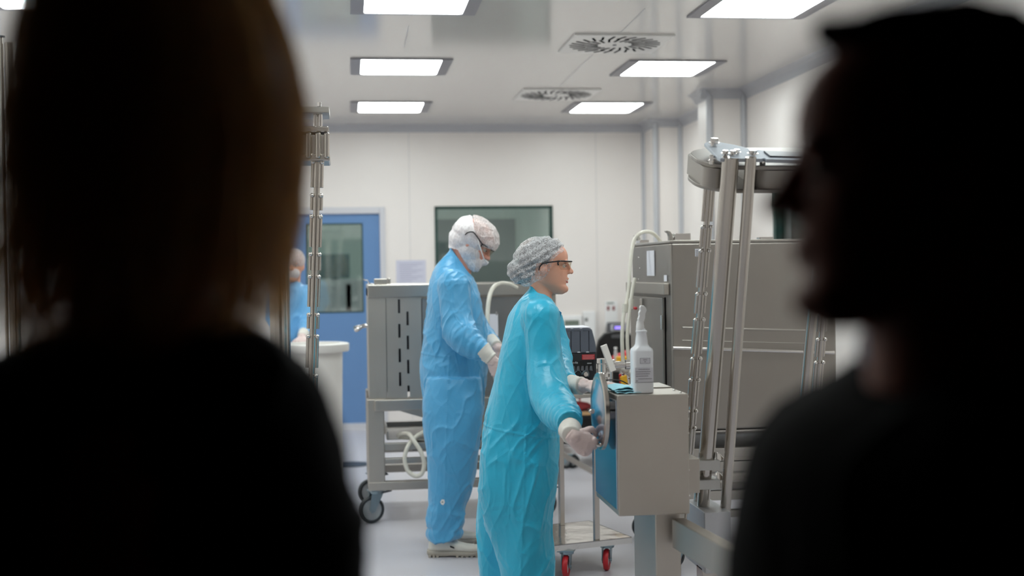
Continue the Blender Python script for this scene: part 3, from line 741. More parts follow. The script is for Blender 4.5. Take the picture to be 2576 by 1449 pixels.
# ---------------------------------------------------------------- lift towers
def tower_rod(parent, a, b, segs, r_thin, r_thick, name='linked_rod'):
    """linkage rod: thin core with thicker sleeves, ball headed bolts at each joint"""
    a, b = V(a), V(b); d = b - a; u = d.normalized(); side = V((1, 0, 0)); side = (side - u * side.dot(u)).normalized()
    rod = MB().cyl(a, b, r_thin, n=16).build(name, M['steel'], parent, smooth=40)
    m = MB(); bl = MB()
    for s, e in segs:
        p, q = a + d * s, a + d * e
        m.cyl(p, q, r_thick * .62, n=18)
        for sd in (-1, 1):
            m.cyl(p + side * sd * r_thick * .62, q + side * sd * r_thick * .62, r_thick * .40, n=12)
            bl.ell(p + side * sd * r_thick * .72 - V((0, r_thick * .4, 0)), r_thick * .36, n=10, m=8)
    m.build('sleeve', M['steel'], rod, smooth=40); bl.each('bolt', M['polish'], rod, smooth=80)
    return rod
TILT = math.radians(16.5)
TA = V((0, -math.sin(TILT), math.cos(TILT)))      # tower axis (leans towards the viewer)
TB = V((0, math.cos(TILT), math.sin(TILT)))       # backwards, square to the axis
cB = P(1777, 1160, 4.80)
def isect(px, py, p0, n):
    d = ray(px, py); return CAM + d * ((V(p0) - CAM).dot(n) / d.dot(n))
def TP(px, py, off=0.0): return isect(px, py, cB + TB * off, TB)
cA = TP(1838, 396)
tw = thing('lift_tower', V((cB.x + .1, cB.y + .05, 0)), 'leaning stainless steel lift tower with bolted top plate in front of the container', 'lift tower')
MB().cyl(cA, cB, .030, n=36).build('column', M['steel'], tw, smooth=50)
cE = cB - TA * ((cB.z - .50) / TA.z)
MB().cyl(cB, cE, .024, n=30).build('inner_column', M['steel'], tw, smooth=50)
m = MB(); b0 = TP(1760, 1195, .1); m.cyl(b0, b0 - TA * .35, .017, n=20); m.build('inner_column', M['steel'], tw, smooth=50)
gA, gB = TP(1889, 396, -.04), TP(1824, 1288, -.04)
MB().cyl(gA, gB, .0195, n=26).build('guide_rod', M['steel'], tw, smooth=50)
gA2, gB2 = TP(2080, 420, .18), TP(2012, 1100, .18)
MB().cyl(gA2, gB2 - TA * ((gB2.z - .02) / TA.z), .0195, n=26).build('guide_rod', M['steel'], tw, smooth=50)
hA, hB = TP(1785, 470, .16), TP(1731, 1150, .16)
tower_rod(tw, hA, hB, [(.0, .12), (.14, .21), (.225, .355), (.38, .45), (.475, .60), (.62, .685), (.70, .80), (.82, .87), (.885, 1)], .0115, .0215)
kA, kB = TP(2096, 470, .36), TP(2052, 1010, .36)
tower_rod(tw, kA, kB, [(.0, .2), (.24, .33), (.36, .55), (.58, .66), (.70, .78), (.81, .97)], .0115, .0215)
MB().cyl(kB, kB - TA * ((kB.z - .02) / TA.z), .010, n=16).build('guide_rod', M['steel'], tw, smooth=40)
# top plate
def onp(px, py, dn=0.0): return isect(px, py, cA + TA * dn, TA)
out = [onp(*q) for q in ((1772, 360), (1778, 366), (1806, 395), (1812, 398), (1914, 399), (1922, 397), (1928, 400), (2105, 404), (2110, 396), (2105, 388), (1998, 382), (1925, 379), (1888, 375), (1868, 369), (1848, 364), (1810, 357), (1785, 355))]
m = MB(); m.prism(out, -TA * .013); tp = m.build('top_plate', mat('plate_steel', (182, 188, 196), .6, .9), tw, bevel=.002)
m = MB(); q = [onp(*q_, .0) for q_ in ((1921, 383), (2100, 390), (2100, 399), (1937, 396))]; m.prism(q, TA * .006); m.build('cover_plate', M['dsteel'], tp, bevel=.001)
def hexbolt(p, r, h):
    m = MB(); x = V((1, 0, 0))
    m.cyl(p, p + TA * h * .35, r * .95, n=20); m.cyl(p + TA * h * .35, p + TA * h * .5, r * 1.45, n=24); m.cyl(p + TA * h * .5, p + TA * h, r * 1.1, n=6); return m
for px, py, r, h in ((1796, 368, .0135, .030), (1824, 391, .010, .018), (1843, 392, .010, .019), (1853, 388, .010, .018), (1893, 393, .0135, .022)):
    hexbolt(onp(px, py), r, h).build('bolt', M['polish'], tw, smooth=30)
# housing under the plate: rounded left end with flanges
hc = cA - TA * .035
def onh(px, py, dn): return isect(px, py, hc - TA * dn, TA)
l0 = onh(1764, 408, 0); X0 = l0.x; 
def stad(x0, x1, y0, y1, r, base, n=7):
    o = []
    for cx_, cy_, s_ in ((x1 - r, y1 - r, 0), (x0 + r, y1 - r, 90), (x0 + r, y0 + r, 180), (x1 - r, y0 + r, 270)):
        for q in range(n):
            t = math.radians(s_ + 90 * q / (n - 1)); o.append(base + V((cx_ + r * math.cos(t), 0, 0)) + TB * (cy_ + r * math.sin(t)))
    return o
hb = V((0, hc.y, hc.z)) ; W_ = TP(2125, 420, .1).x - X0
m = MB(); m.prism(stad(X0, X0 + W_, .028, .36, .14, hb, 14), -TA * .016); m.prism(stad(X0 - .004, X0 + W_, .024, .365, .145, hb - TA * .085, 14), -TA * .014)
m.build('housing_flange', mat('flange_steel', (150, 145, 140), .42, 1), tw, bevel=.003)
m = MB(); m.prism(stad(X0 + .008, X0 + .10, .05, .34, .045, hb - TA * .016, 10), -TA * .07); m.prism(stad(X0 + .19, X0 + W_ - .01, .036, .34, .05, hb - TA * .02, 10), -TA * .066)
m.build('housing', M['satinc'], tw, smooth=40)
hexbolt(V((X0 + .215, hb.y, hb.z)) + TB * .06, .011, .022).build('bolt', M['polish'], tw, smooth=30)
hexbolt(V((X0 + .03, hb.y, hb.z)) + TB * .06, .010, .030).build('bolt', M['polish'], tw, smooth=30)
# split clamps holding the column to the gearbox plate
for y in (1167, 1215):
    p = TP(1771, y); m = MB(); hx = .050
    m.box((gx1 + .02, p.y - .045, p.z - .018), (p.x + hx, p.y + .045, p.z + .018)); cl = m.build('clamp_block', mat('clamp_light_grey', (196, 196, 194), .45, .6), tw, bevel=.002)
    m = MB(); s = V((p.x + hx + .004, p.y - .03, p.z + .02)); m.prism([s + V(q) for q in ((-.012, 0, -.014), (.008, 0, -.006), (.014, 0, .004), (-.002, 0, .022), (-.012, 0, .026))], (0, .02, 0)); m.build('clamp_lever', M['polish'], cl, bevel=.002)
# base block
p, q = P(1761, 1282, 4.78), P(1829, 1300, 4.78)
m = MB(); m.box((p.x, p.y - .06, .33), (q.x, p.y + .22, p.z)); m.build('base_block', mat('base_white_grey', (196, 198, 202), .35, .5), tw, bevel=.003)
m = MB(); m.box((p.x + .0, p.y - .02, 0), (p.x + .06, p.y + .06, .34)); m.box((q.x - .04, p.y + .12, 0), (q.x + .02, p.y + .2, .34)); m.box((p.x - .05, p.y - .1, 0), (q.x + .42, p.y + .62, .02)); m.each('foot', M['steel'], tw, bevel=.002)
m = MB(); p = P(1728, 1254, 4.72); m.caps(p - V((0, 0, .006)), p + V((0, 0, .006)), .009); m.build('red_cap', M['red'], tw, smooth=60)
MB().cyl(P(1728, 1260, 4.72), P(1723, 1330, 4.72), .005).build('release_rod', M['steel'], tw, smooth=40)

# left tower, mostly hidden behind the blond onlooker
LD = 5.4
lt = thing('lift_tower', V((P(740, 900, LD).x, P(740, 900, LD).y, 0)), 'upright steel lift tower with jointed rod beside the blond onlooker', 'lift tower')
def LB(px0, py0, px1, py1, d0, d1, name, mm, bev=.003):
    p, q = P(px0, py1, LD), P(px1, py0, LD); m = MB(); m.box((p.x, p.y + d0, p.z), (q.x, p.y + d1, q.z)); return m.build(name, mm, lt, bevel=bev)
LB(640, 268, 828, 286, -.04, .2, 'top_plate', M['steelh'])
m = MB()
for px in (793, 806): m.cyl(P(px, 285, LD + .03), P(px, 325, LD + .03), .009)
m.cyl(P(799, 285, LD + .08), P(799, 325, LD + .08), .014); m.build('spacer', M['polish'], lt, smooth=40)
LB(640, 318, 827, 336, -.05, .2, 'housing_flange', M['steel'], .006)
m = MB(); p, q = P(640, 392, LD), P(826, 336, LD); m.box((p.x, p.y - .03, p.z), (q.x, p.y + .18, q.z))
for px in (776, 800, 822): m.cyl(P(px, 334, LD - .035), P(px, 398, LD - .035), .012)
m.build('housing', M['steel'], lt, smooth=40, bevel=.006)
LB(640, 388, 830, 408, -.06, .2, 'housing_flange', M['steel'], .006)
m = MB(); m.cyl(P(803, 268, LD), P(803, 258, LD), .010, n=6); m.build('bolt', M['polish'], lt, smooth=30)
a, b = P(799, 408, LD + .02), P(779, 1120, LD + .02)
def fr_(y): return (y - 408) / (1120 - 408.)
tower_rod(lt, a, b, [(fr_(408), fr_(472)), (fr_(492), fr_(529)), (fr_(545), fr_(622)), (fr_(640), fr_(680)), (fr_(696), fr_(772)), (fr_(792), fr_(827)), (fr_(846), fr_(925)), (fr_(945), fr_(985)), (fr_(1000), 1)], .0135, .0265)
rod_end = b
p = P(706, 900, LD + .08); m = MB(); m.cyl((p.x, p.y, 0), (p.x, p.y, P(706, 330, LD).z), .043, n=32); m.build('column', M['steel'], lt, smooth=40)
m = MB(); m.box((p.x - .2, p.y - .25, 0), (p.x + .25, p.y + .25, .05)); m.box((p.x - .05, p.y - .12, .05), (p.x + .18, p.y - .02, .62)); m.build('base', M['steel'], lt, bevel=.004)
m = MB(); m.cyl(rod_end - V((0, 0, .25)), rod_end, .012); m.build('guide_rod', M['steel'], lt, smooth=40)
# steel post at the far left edge
D = 4.6
p = P(25, 108, D); po = thing('steel_post', (p.x, p.y, 0), 'vertical steel post at the left picture edge behind the blond hair', 'post')
MB().cyl((p.x, p.y, 0), p, .019, n=24).build('post', M['steel'], po, smooth=40)
q = P(3, 90, D); MB().cyl((q.x, q.y, 0.02), q, .006, n=12).build('rod', M['steel'], po, smooth=40)
m = MB(); m.cyl(q - V((0, 0, .006)), q, .012); m.build('cap', M['dsteel'], po, smooth=40); m = MB(); m.cyl((p.x, p.y, 0), (p.x, p.y, .02), .06); m.build('foot', M['steel'], po, smooth=40)

# ---------------------------------------------------------------- pump trolley
ZD = .16
dA, dB, dC = PZ(1385, 1373, ZD), PZ(1590, 1351, ZD), PZ(1502, 1320, ZD)
e1 = (dB - dA); e1.z = 0; e2 = (dC - dB); e2.z = 0; e2 = e2 - e1.normalized() * e2.dot(e1.normalized())
e1n, e2n = e1.normalized(), e2.normalized(); L1, L2 = e1.length + .12, .46
c0 = dB - e1n * L1
tr = thing('pump_trolley', c0 + e1n * L1 / 2 + e2n * L2 / 2 - V((0, 0, ZD)), 'low steel trolley with bright deck and thin post between woman and gearbox', 'trolley')
def tbox(m, a0, a1, b0, b1, z0, z1):
    m.obox(c0 + e1n * (a0 + a1) / 2 + e2n * (b0 + b1) / 2 + V((0, 0, (z0 + z1) / 2 - ZD)), e1n * (a1 - a0) / 2, e2n * (b1 - b0) / 2, (0, 0, (z1 - z0) / 2)); return m
m = tbox(MB(), 0, L1, 0, L2, ZD - .004, ZD); 
bm = bmesh.new()
tbox(m, 0, L1, 0, .004, ZD - .03, ZD); tbox(m, 0, L1, L2 - .004, L2, ZD - .03, ZD); tbox(m, 0, .004, 0, L2, ZD - .03, ZD); tbox(m, L1 - .004, L1, 0, L2, ZD - .03, ZD)
m.build('deck', mat('polished_deck', (214, 212, 208), .14, 1, bump=(7, .5, .01)), tr)
ZT = .865
tbox(MB(), .02, L1 - .10, .01, L2 - .02, ZT - .02, ZT).build('tabletop', M['steelh'], tr, bevel=.003)
pst = PZ(1489, 1352, ZD); a_ = (pst - c0).dot(e1n)
for (aa, bb_) in ((a_, .03), (a_, L2 - .04), (.04, .03), (.04, L2 - .04)): 
    m = tbox(MB(), aa - .0125, aa + .0125, bb_ - .0125, bb_ + .0125, ZD, ZT - .02); m.build('leg', M['steel'], tr, bevel=.002)
for (aa, bb_) in ((a_ - .16, .03), (L1 - .10, .07), (.1, .05), (.1, L2 - .06), (L1 - .16, L2 - .05)):
    q = c0 + e1n * aa + e2n * bb_; caster(tr, q.x, q.y, ZD - .03, .052, M['red'], False, -1.9, w=.026, off=.02)
# pump body on the tabletop
pd = 6.28
pc = P(1452, 960, pd); pz0 = ZT
pu = thing('peristaltic_pump', (pc.x, pc.y, pz0), 'slate grey ribbed pump unit with black control front behind the woman', 'pump')
def pp(px, py, d=0): return P(px, py, pd + d)
yfp = pc.y - .06
def py_(px, py): return PY(px, py, yfp)
xl, xr = py_(1375, 900).x, py_(1500, 900).x
zt1, zt2, zt3 = py_(1450, 826).z, py_(1450, 888).z, py_(1450, 906).z
m = MB(); m.prism([(xl, yfp, pz0 + .0), (xr, yfp, pz0 + .0), (xr + .002, yfp, zt2), (xl, yfp, zt2)], (0, .24, 0)); body = m.build('lower_housing', M['pumpd'], pu, bevel=.006)
xr2 = py_(1487, 826).x
m = MB(); m.prism([(xl, yfp - .006, zt2), (xr + .001, yfp - .006, zt2), (xr - .004, yfp - .006, zt2 + .05), (xr2 + .004, yfp - .006, zt1 - .008), (xr2 - .006, yfp - .006, zt1), (xl, yfp - .006, zt1)], (0, .22, 0)); hd_ = m.build('head_cover', M['pump'], pu, bevel=.005)
m = MB()
for px in (1413, 1436, 1459, 1481):
    x = py_(px, 860).x; m.box((x - .001, yfp - .0075, zt2 + .004), (x + .001, yfp - .004, zt1 - .012))
m.build('groove', M['slot'], hd_)
m = MB()
for px in (1392, 1416, 1439, 1462):
    x0_, x1_ = py_(px + 3, 860).x, py_(px + 19, 860).x; m.box((x0_, yfp - .009, zt1 - .012), (x1_, yfp + .1, zt1 + .002))
m.build('rib', M['pump'], hd_, bevel=.002)
m = MB(); m.box((xl, yfp + .0, zt1 - .004), (xr2 - .002, yfp + .2, zt1 + .0055)); m.build('top_strip', M['paper'], hd_, bevel=.002)
m = MB(); 
for px in (1433, 1455, 1477): m.box((py_(px - 3, 880).x, yfp - .009, zt2 + .002), (py_(px + 4, 880).x, yfp - .005, zt2 + .006))
m.build('latch', M['paper'], hd_)
p, q = py_(1464, 892), py_(1496, 904)
rl = MB().box((p.x, yfp - .002, q.z), (q.x, yfp + .001, p.z)).build('warning_label', M['redtext'], pu)
m = MB()
for i in range(4):
    z = p.z - .004 - .0055 * i; m.box((p.x + .003 + .002 * (i % 2), yfp - .0028, z - .0018), (q.x - .003 - .003 * (i % 2), yfp - .0015, z))
m.build('print_line', mat('label_print', (220, 150, 150), .6), rl)
m = MB(); p, q = py_(1420, 908), py_(1493, 932); m.box((p.x, yfp - .001, q.z), (q.x, yfp + .002, p.z)); cp = m.build('control_panel', M['black'], pu)
m = MB(); z = py_(1440, 912).z
for k_ in range(9): m.box((py_(1422 + k_ * 3.6, 912).x, yfp - .002, z - .004 - .001 * (k_ % 3)), (py_(1424.3 + k_ * 3.6, 912).x, yfp - .0005, z + .002 * ((k_ * 5) % 3)))
m.box((py_(1477, 913).x, yfp - .002, py_(1477, 915).z), (py_(1488, 913).x, yfp - .0005, py_(1477, 913).z)); m.build('legend', mat('legend_grey', (176, 178, 182), .5), cp)
m = MB(); 
for k_ in range(6):
    x = py_(1428 + 10.8 * k_, 925).x; m.prism([(x, yfp - .001, py_(1440, 932).z), (x + .016, yfp - .001, py_(1440, 934).z), (x + .013, yfp - .001, py_(1440, 921).z), (x + .003, yfp - .001, py_(1440, 922).z)], (0, -.008, 0))
m.build('key_row', mat('key_grey', (96, 97, 102), .35), cp, bevel=.001)
for px in (1421, 1437, 1454, 1473):
    p = py_(px, 941); MB().lathe([(.0, .014), (.011, .014), (.014, .010), (.015, 0)], p, (0, -1, 0), 24).build('knob', M['polish'] if px > 1470 else M['black'], pu, smooth=40)
    MB().torus(p + V((0, -.003, 0)), (0, 1, 0), .016, .0022, 28, 6).build('knob_ring', M['zinc'], pu, smooth=80)
m = MB(); m.lathe([(0, .02), (.03, .018), (.036, .008), (.036, 0)], py_(1466, 962), (0, -1, 0), 30); m.build('drive_boss', M['black'], pu, smooth=40)
# steel valve assembly right of the pump
vd = 6.12
va = thing('steel_valve', V((P(1520, 950, vd).x, P(1520, 950, vd).y, ZT)), 'stack of polished steel clamp fittings with flat bar handle right of the pump', 'valve')
m = MB(); b0 = V((P(1515, 960, vd).x, P(1515, 960, vd).y, ZT)); zz = [ZT, ZT + .02, ZT + .024, ZT + .04, ZT + .044, ZT + .075, ZT + .08, ZT + .10, ZT + .104, ZT + .14]
m.lathe([(.0, 0), (.045, 0), (.045, .014), (.03, .018), (.03, .03), (.042, .034), (.042, .048), (.026, .052), (.026, .075), (.036, .08), (.036, .095), (.022, .1), (.022, .14), (.03, .145), (.03, .165), (.0, .168)], b0, (0, 0, 1), 36); m.build('fitting_stack', M['polish'], va, smooth=40)
m = MB(); zc_ = P(1540, 918, vd).z
m.lathe([(.016, -.05), (.016, -.02), (.026, -.018), (.026, 0), (.016, .004), (.016, .05), (.024, .053), (.024, .075), (0, .077)], V((b0.x + .06, b0.y, zc_)), (1, 0, 0), 28); m.cyl((b0.x, b0.y, zc_), (b0.x + .02, b0.y, zc_), .014); m.build('side_pipe', M['polish'], va, smooth=40)
m = MB(); a, b = P(1518, 868, vd - .08), P(1542, 934, vd - .08); m.bar(a, b, .032, .012, (0, -.75, .65)); bh = m.build('bar_handle', mat('bright_bar', (236, 234, 230), .35, .5), va, bevel=.002)
m = MB(); m.cyl(P(1538, 932, vd - .075), P(1537, 962, vd - .06), .007); m.build('stem', M['polish'], va, smooth=40)
m = MB(); p = P(1520, 965, vd - .12); m.tube([P(1500, 958, vd - .2), P(1530, 956, vd - .2), P(1560, 957, vd - .18), P(1582, 968, vd - .12)], .0028, 8); m.build('cable', M['black'], pu, smooth=80)
p, q = P(1561, 945, 6.33), P(1579, 972, 6.33); z = q.z
yt = thing('yellow_tool', ((p.x + q.x) / 2, p.y, z), 'yellow and red tool handle below the left hanging hose', 'tool')
m = MB(); m.obox(((p.x + q.x) / 2, p.y, (p.z + q.z) / 2), (.017, 0, .004), (0, .01, 0), (-.004, 0, .026)); m.build('handle', M['yellow'], yt, bevel=.005)
m = MB(); m.obox(((p.x + q.x) / 2 - .015, p.y + .01, (p.z + q.z) / 2 - .01), (.006, 0, .001), (0, .008, 0), (-.002, 0, .045)); m.build('grip', M['red'], yt, bevel=.004)

# ---------------------------------------------------------------- workbench at the rear with its clutter
BD = 9.3; bY = PY(1470, 1037, 9.25).y
bxl, bxr = PY(1395, 1037, bY).x, PY(1690, 1037, bY).x
zsh = PY(1460, 1037, bY).z; ztp_ = PY(1520, 925, bY).z
wbn = thing('workbench', ((bxl + bxr) / 2, bY + .3, 0), 'steel workbench on casters with tan edged lower shelf near the rear wall', 'workbench')
MB().box((bxl, bY, ztp_ - .03), (bxr, bY + .52, ztp_)).build('tabletop', M['steelh'], wbn, bevel=.003)
MB().box((bxl, bY, zsh - .02), (bxr, bY + .5, zsh)).build('lower_shelf', M['steelh'], wbn)
MB().box((bxl, bY - .006, zsh - .022), (bxr, bY, zsh + .004)).build('shelf_edge', M['tan'], wbn)
for a in (bxl + .02, bxr - .06):
    for b in (bY + .02, bY + .46): MB().box((a, b, .12), (a + .04, b + .04, ztp_ - .03)).build('leg', M['steel'], wbn, bevel=.002)
zr0 = PY(1430, 1104, bY).z; m = MB()
m.box((bxl, bY, zr0 - .02), (bxr, bY + .03, zr0)); z1_ = PY(1430, 1122, bY).z; m.box((bxl, bY, z1_ - .06), (bxr, bY + .03, z1_)); m.box((bxl, bY + .44, z1_ - .06), (bxr, bY + .5, z1_)); m.each('bottom_rail', M['polish'], wbn, bevel=.002)
for a in (bxl + .055, PY(1433, 1160, bY).x, bxr - .05):
    for b in (bY + .04, bY + .46): caster(wbn, a, b, z1_ - .06, .052, M['rubber'], False, -.5, w=.036)
m = MB(); m.bar(P(1400, 1135, 8.9), P(1500, 1192, 8.9), .012, .035); o = m.build('leaning_rail', M['satin'], bevel=.003); tag(o, 'pale flat steel bar slanting down to the floor in front of the bench casters', 'bar')
# black boxes under the shelf and red bag on it
bx_ = thing('black_crate', ((bxl + bxr) / 2 - .2, bY + .35, z1_), 'black crate standing under the tan edged shelf of the workbench', 'crate')
MB().box((bxl + .05, bY + .1, z1_), (bxr - .25, bY + .45, zsh - .03)).build('shell', M['black'], bx_, bevel=.01)
MB().box((bxl + .04, bY + .09, zsh - .06), (bxr - .24, bY + .46, zsh - .035)).build('lid', M['pumpd'], bx_, bevel=.006)
rb = thing('red_bag', (PY(1455, 1030, bY).x, bY + .16, zsh), 'dark red folded bag on the lower shelf of the workbench', 'bag')
m = MB(); q0 = V((PY(1452, 1030, bY).x, bY + .16, zsh)); rgs = []
for i, (zz_, w_, d_) in enumerate(((0, .10, .07), (.012, .13, .09), (.035, .125, .085), (.055, .10, .06), (.065, .05, .03))):
    rgs.append([q0 + V((w_ * math.cos(t) * (1 + .12 * math.sin(3 * t + i)), d_ * math.sin(t), zz_)) for t in [2 * math.pi * k_ / 24 for k_ in range(24)]])
m.ring_loft(rgs); m.build('bag_body', mat('dark_red_bag', (150, 50, 55), .5), rb, smooth=80)
MB().torus(q0 + V((.02, 0, .07)), (0, 1, 0), .03, .006, 20, 6).build('bag_handle', M['red'], rb, smooth=80)
pb = thing('pink_bundle', (PY(1432, 1000, bY).x, bY + .16, zsh + .075), 'pale pink bundle lying on top of the dark red bag', 'bundle')
m = MB(); q0 = V((PY(1440, 1010, bY).x, bY + .16, zsh + .118)); m.ell(q0, (.07, 0, .01), (0, .06, 0), (0, 0, .04)); m.ell(q0 + V((.075, .01, -.006)), (.05, 0, 0), (0, .05, 0), (0, 0, .03)); m.ell(q0 + V((-.07, .02, .008)), (.05, 0, 0), (0, .05, 0), (0, 0, .042)); m.build('bundle_body', mat('pale_pink_film', (205, 178, 176), .5), pb, smooth=80)
# on the bench top
bk = bY + .25
def bp(px, py): return PY(px, py, bk)
oc = thing('office_chair', (bp(1540, 860).x, bk + .75, 0), 'black office chair back rising behind the hoses near the rear wall', 'chair')
cyc = bk + .75
def bq(px, py): return PY(px, py, cyc)
m = MB(); outl = [bq(*q_) for q_ in ((1497, 925), (1499, 880), (1506, 855), (1522, 838), (1550, 832), (1580, 834), (1595, 850), (1600, 880), (1600, 925))]; m.prism(outl, (0, .06, 0)); m.build('backrest', M['black'], oc, bevel=.012, seg=3)
p, q = bq(1538, 842), bq(1575, 850); MB().box((p.x, cyc - .012, q.z), (q.x, cyc, p.z)).build('handle_slot', mat('slot_grey', (84, 84, 88), .5), oc, bevel=.003)
x_ = bq(1550, 900).x; MB().box((x_ - .23, cyc - .37, .42), (x_ + .23, cyc + .05, .50)).build('seat', M['black'], oc, bevel=.03, seg=3)
MB().cyl((x_, cyc - .18, .08), (x_, cyc - .18, .43), .03).build('gas_column', M['dsteel'], oc, smooth=40)
MB().box((x_ - .03, cyc + .0, .45), (x_ + .03, cyc + .05, bq(1550, 920).z)).build('back_support', M['black'], oc)
for i in range(5):
    t = 2 * math.pi * i / 5 + .3; m = MB(); e = V((x_ + .28 * math.cos(t), cyc - .18 + .28 * math.sin(t), .07)); m.bar((x_, cyc - .18, .085), e, .04, .03); f_ = m.build('base_arm', M['black'], oc, bevel=.005)
    w_ = MB(); w_.lathe([(.0, -.02), (.03, -.02), (.032, 0), (.03, .02), (0, .02)], V((e.x, e.y, .032)), (-math.sin(t), math.cos(t), 0), 16); w_.build('wheel', M['black'], f_, smooth=40)
yi = YB - .18
def iq(px, py): return PY(px, py, yi)
sc_ = thing('scale_indicator', (iq(1550, 840).x, yi, iq(1550, 905).z), 'dark instrument with glowing purple display behind the black chair', 'instrument')
p, q = iq(1527, 812), iq(1576, 905); MB().prism([(p.x + .02, yi, p.z), (q.x, yi, p.z), (q.x, yi, q.z), (p.x - .02, yi, q.z)], (0, .12, 0)).build('housing', mat('instrument_grey', (70, 72, 78), .4), sc_, bevel=.01)
p, q = iq(1536, 816), iq(1572, 831); fa = MB().box((p.x, yi - .02, q.z), (q.x, yi + .01, p.z)).build('front_bezel', mat('bezel_pale', (196, 198, 205), .4), sc_, bevel=.004)
p, q = iq(1541, 818), iq(1570, 829); MB().box((p.x, yi - .024, q.z), (q.x, yi - .019, p.z)).build('screen_frame', M['black'], fa)
p, q = iq(1545, 821), iq(1568, 827); MB().box((p.x, yi - .027, q.z), (q.x, yi - .023, p.z)).build('display', M['purple'], fa)
sh_ = MB().box((iq(1490, 905).x, yi - .1, iq(1550, 905).z - .03), (iq(1640, 905).x, YB, iq(1550, 905).z)); tag(sh_.build('wall_shelf', M['white'], bevel=.003), 'narrow white wall shelf carrying the purple display instrument', 'shelf')
zq = ztp_
def onb(px, dpt=.2):
    return V((PY(px, 915, bY + dpt).x, bY + dpt, zq))
p = onb(1556); rbx = thing('red_cloth', p, 'bright red crumpled cloth on the workbench behind the hoses', 'cloth')
m = MB(); m.ell(p + V((0, 0, .045)), (.055, 0, .01), (0, .05, 0), (-.01, 0, .045)); m.ell(p + V((.06, .02, .06)), (.07, 0, .01), (0, .05, 0), (0, 0, .05)); m.ell(p + V((-.05, 0, .025)), (.03, 0, 0), (0, .03, 0), (0, 0, .025)); m.build('cloth_body', M['red'], rbx, smooth=80)
p = onb(1549, .12); cb = thing('clear_vial', p, 'small clear vial standing in front of the black chair', 'vial'); m = MB(); m.lathe([(.0, 0), (.014, 0), (.014, .11), (.010, .12), (.010, .13), (0, .13)], p, (0, 0, 1), 20); m.build('vial_body', mat('vial_clear', (200, 200, 205), .2, alpha=.7), cb, smooth=40)
MB().cyl(p + V((0, 0, .13)), p + V((0, 0, .142)), .012).build('stopper', M['white'], cb, smooth=40)
p = onb(1562, .1); yb_ = thing('yellow_box', p, 'small yellow box on the workbench behind the hanging hoses', 'box')
MB().box(p + V((-.035, -.03, 0)), p + V((.06, .05, .07))).build('body', M['yellow'], yb_, bevel=.004); MB().box(p + V((-.037, -.032, .055)), p + V((.062, .052, .072))).build('lid', M['yellow'], yb_, bevel=.003)
# white control box with lcd and neighbours on the rear wall
def wq(px, py): return PY(px, py, YB - .05)
p, q = wq(1410, 794), wq(1465, 838)
cbx = thing('wall_display', ((p.x + q.x) / 2, YB - .03, q.z), 'white wall box with grey number display above the pump', 'display')
MB().box((p.x, YB - .05, q.z), (q.x, YB - .001, p.z)).build('housing', M['white'], cbx, bevel=.008)
p, q = wq(1420, 806), wq(1457, 819); sc2 = MB().box((p.x, YB - .054, q.z), (q.x, YB - .048, p.z)).build('screen', M['lcd'], cbx)
m = MB(); wd = (q.x - p.x) / 4.2
for i in range(4):
    xx = p.x + .1 * wd + i * wd * 1.02; hh = p.z - q.z; zc2 = q.z
    m.box((xx + .12 * wd, YB - .0555, zc2 + .12 * hh), (xx + .3 * wd, YB - .0535, zc2 + .88 * hh)); m.box((xx + .62 * wd, YB - .0555, zc2 + .12 * hh), (xx + .8 * wd, YB - .0535, zc2 + .88 * hh))
    m.box((xx + .2 * wd, YB - .0555, zc2 + .8 * hh), (xx + .75 * wd, YB - .0535, zc2 + .9 * hh)); m.box((xx + .2 * wd, YB - .0555, zc2 + .1 * hh), (xx + .75 * wd, YB - .0535, zc2 + .2 * hh))
m.build('digits', mat('lcd_digit', (84, 98, 88), .5), sc2)
p, q = wq(1468, 783), wq(1500, 850); jb = thing('junction_box', ((p.x + q.x) / 2, YB - .02, q.z), 'pale blank junction box on the rear wall right of the display', 'junction box')
MB().box((p.x, YB - .035, q.z), (q.x, YB - .001, p.z)).build('housing', M['white'], jb, bevel=.005); p2 = wq(1472, 800); MB().box((p2.x, YB - .045, p2.z - .03), (p2.x + .025, YB - .034, p2.z)).build('switch', mat('switch_grey', (120, 122, 120), .5), jb, bevel=.003)
p, q = wq(1524, 758), wq(1556, 824); so = thing('socket_panel', ((p.x + q.x) / 2, YB - .02, q.z), 'white wall socket plate with two dark red sockets', 'socket')
MB().box((p.x, YB - .02, q.z), (q.x, YB - .001, p.z)).build('plate', M['white'], so, bevel=.004)
for a in (1528.5, 1542): 
    p, q = wq(a, 770.5), wq(a + 6, 781); MB().box((p.x, YB - .026, q.z), (q.x, YB - .019, p.z)).build('socket', M['sockred'], so, bevel=.002)
p, q = wq(1528, 761), wq(1546, 764.5); MB().box((p.x, YB - .023, q.z), (q.x, YB - .019, p.z)).build('label_strip', mat('strip_grey', (128, 138, 134), .5), so)
# ================================================================ PEOPLE
SKIN = mat('skin_fair', (238, 174, 148), .45, bump=(260, .06, .001))
SKIN2 = mat('skin_man', (226, 160, 140), .48, bump=(260, .06, .001))
SKIN3 = mat('skin_onlooker', (178, 100, 72), .55)
LIP = mat('lips', (206, 118, 112), .4)
TEETH = mat('teeth', (236, 230, 222), .3)
EYE = mat('eye_white', (225, 222, 218), .25); IRIS = mat('eye_iris', (40, 34, 30), .2)
HAIRD = mat('hair_dark', (48, 42, 42), .5, bump=(140, .5, .003), stretch=(1, 1, .15))
GLOVE = mat('latex_glove', (226, 204, 200), .42, bump=(90, .15, .002))
CUFF = mat('glove_cuff', (228, 224, 216), .55, bump=(160, .25, .002))
SHOEM = mat('shoe_white', (226, 222, 212), .45); SOLEM = mat('shoe_sole', (176, 168, 156), .6)
GBLACK = mat('spectacle_frame_black', (22, 20, 24), .3)
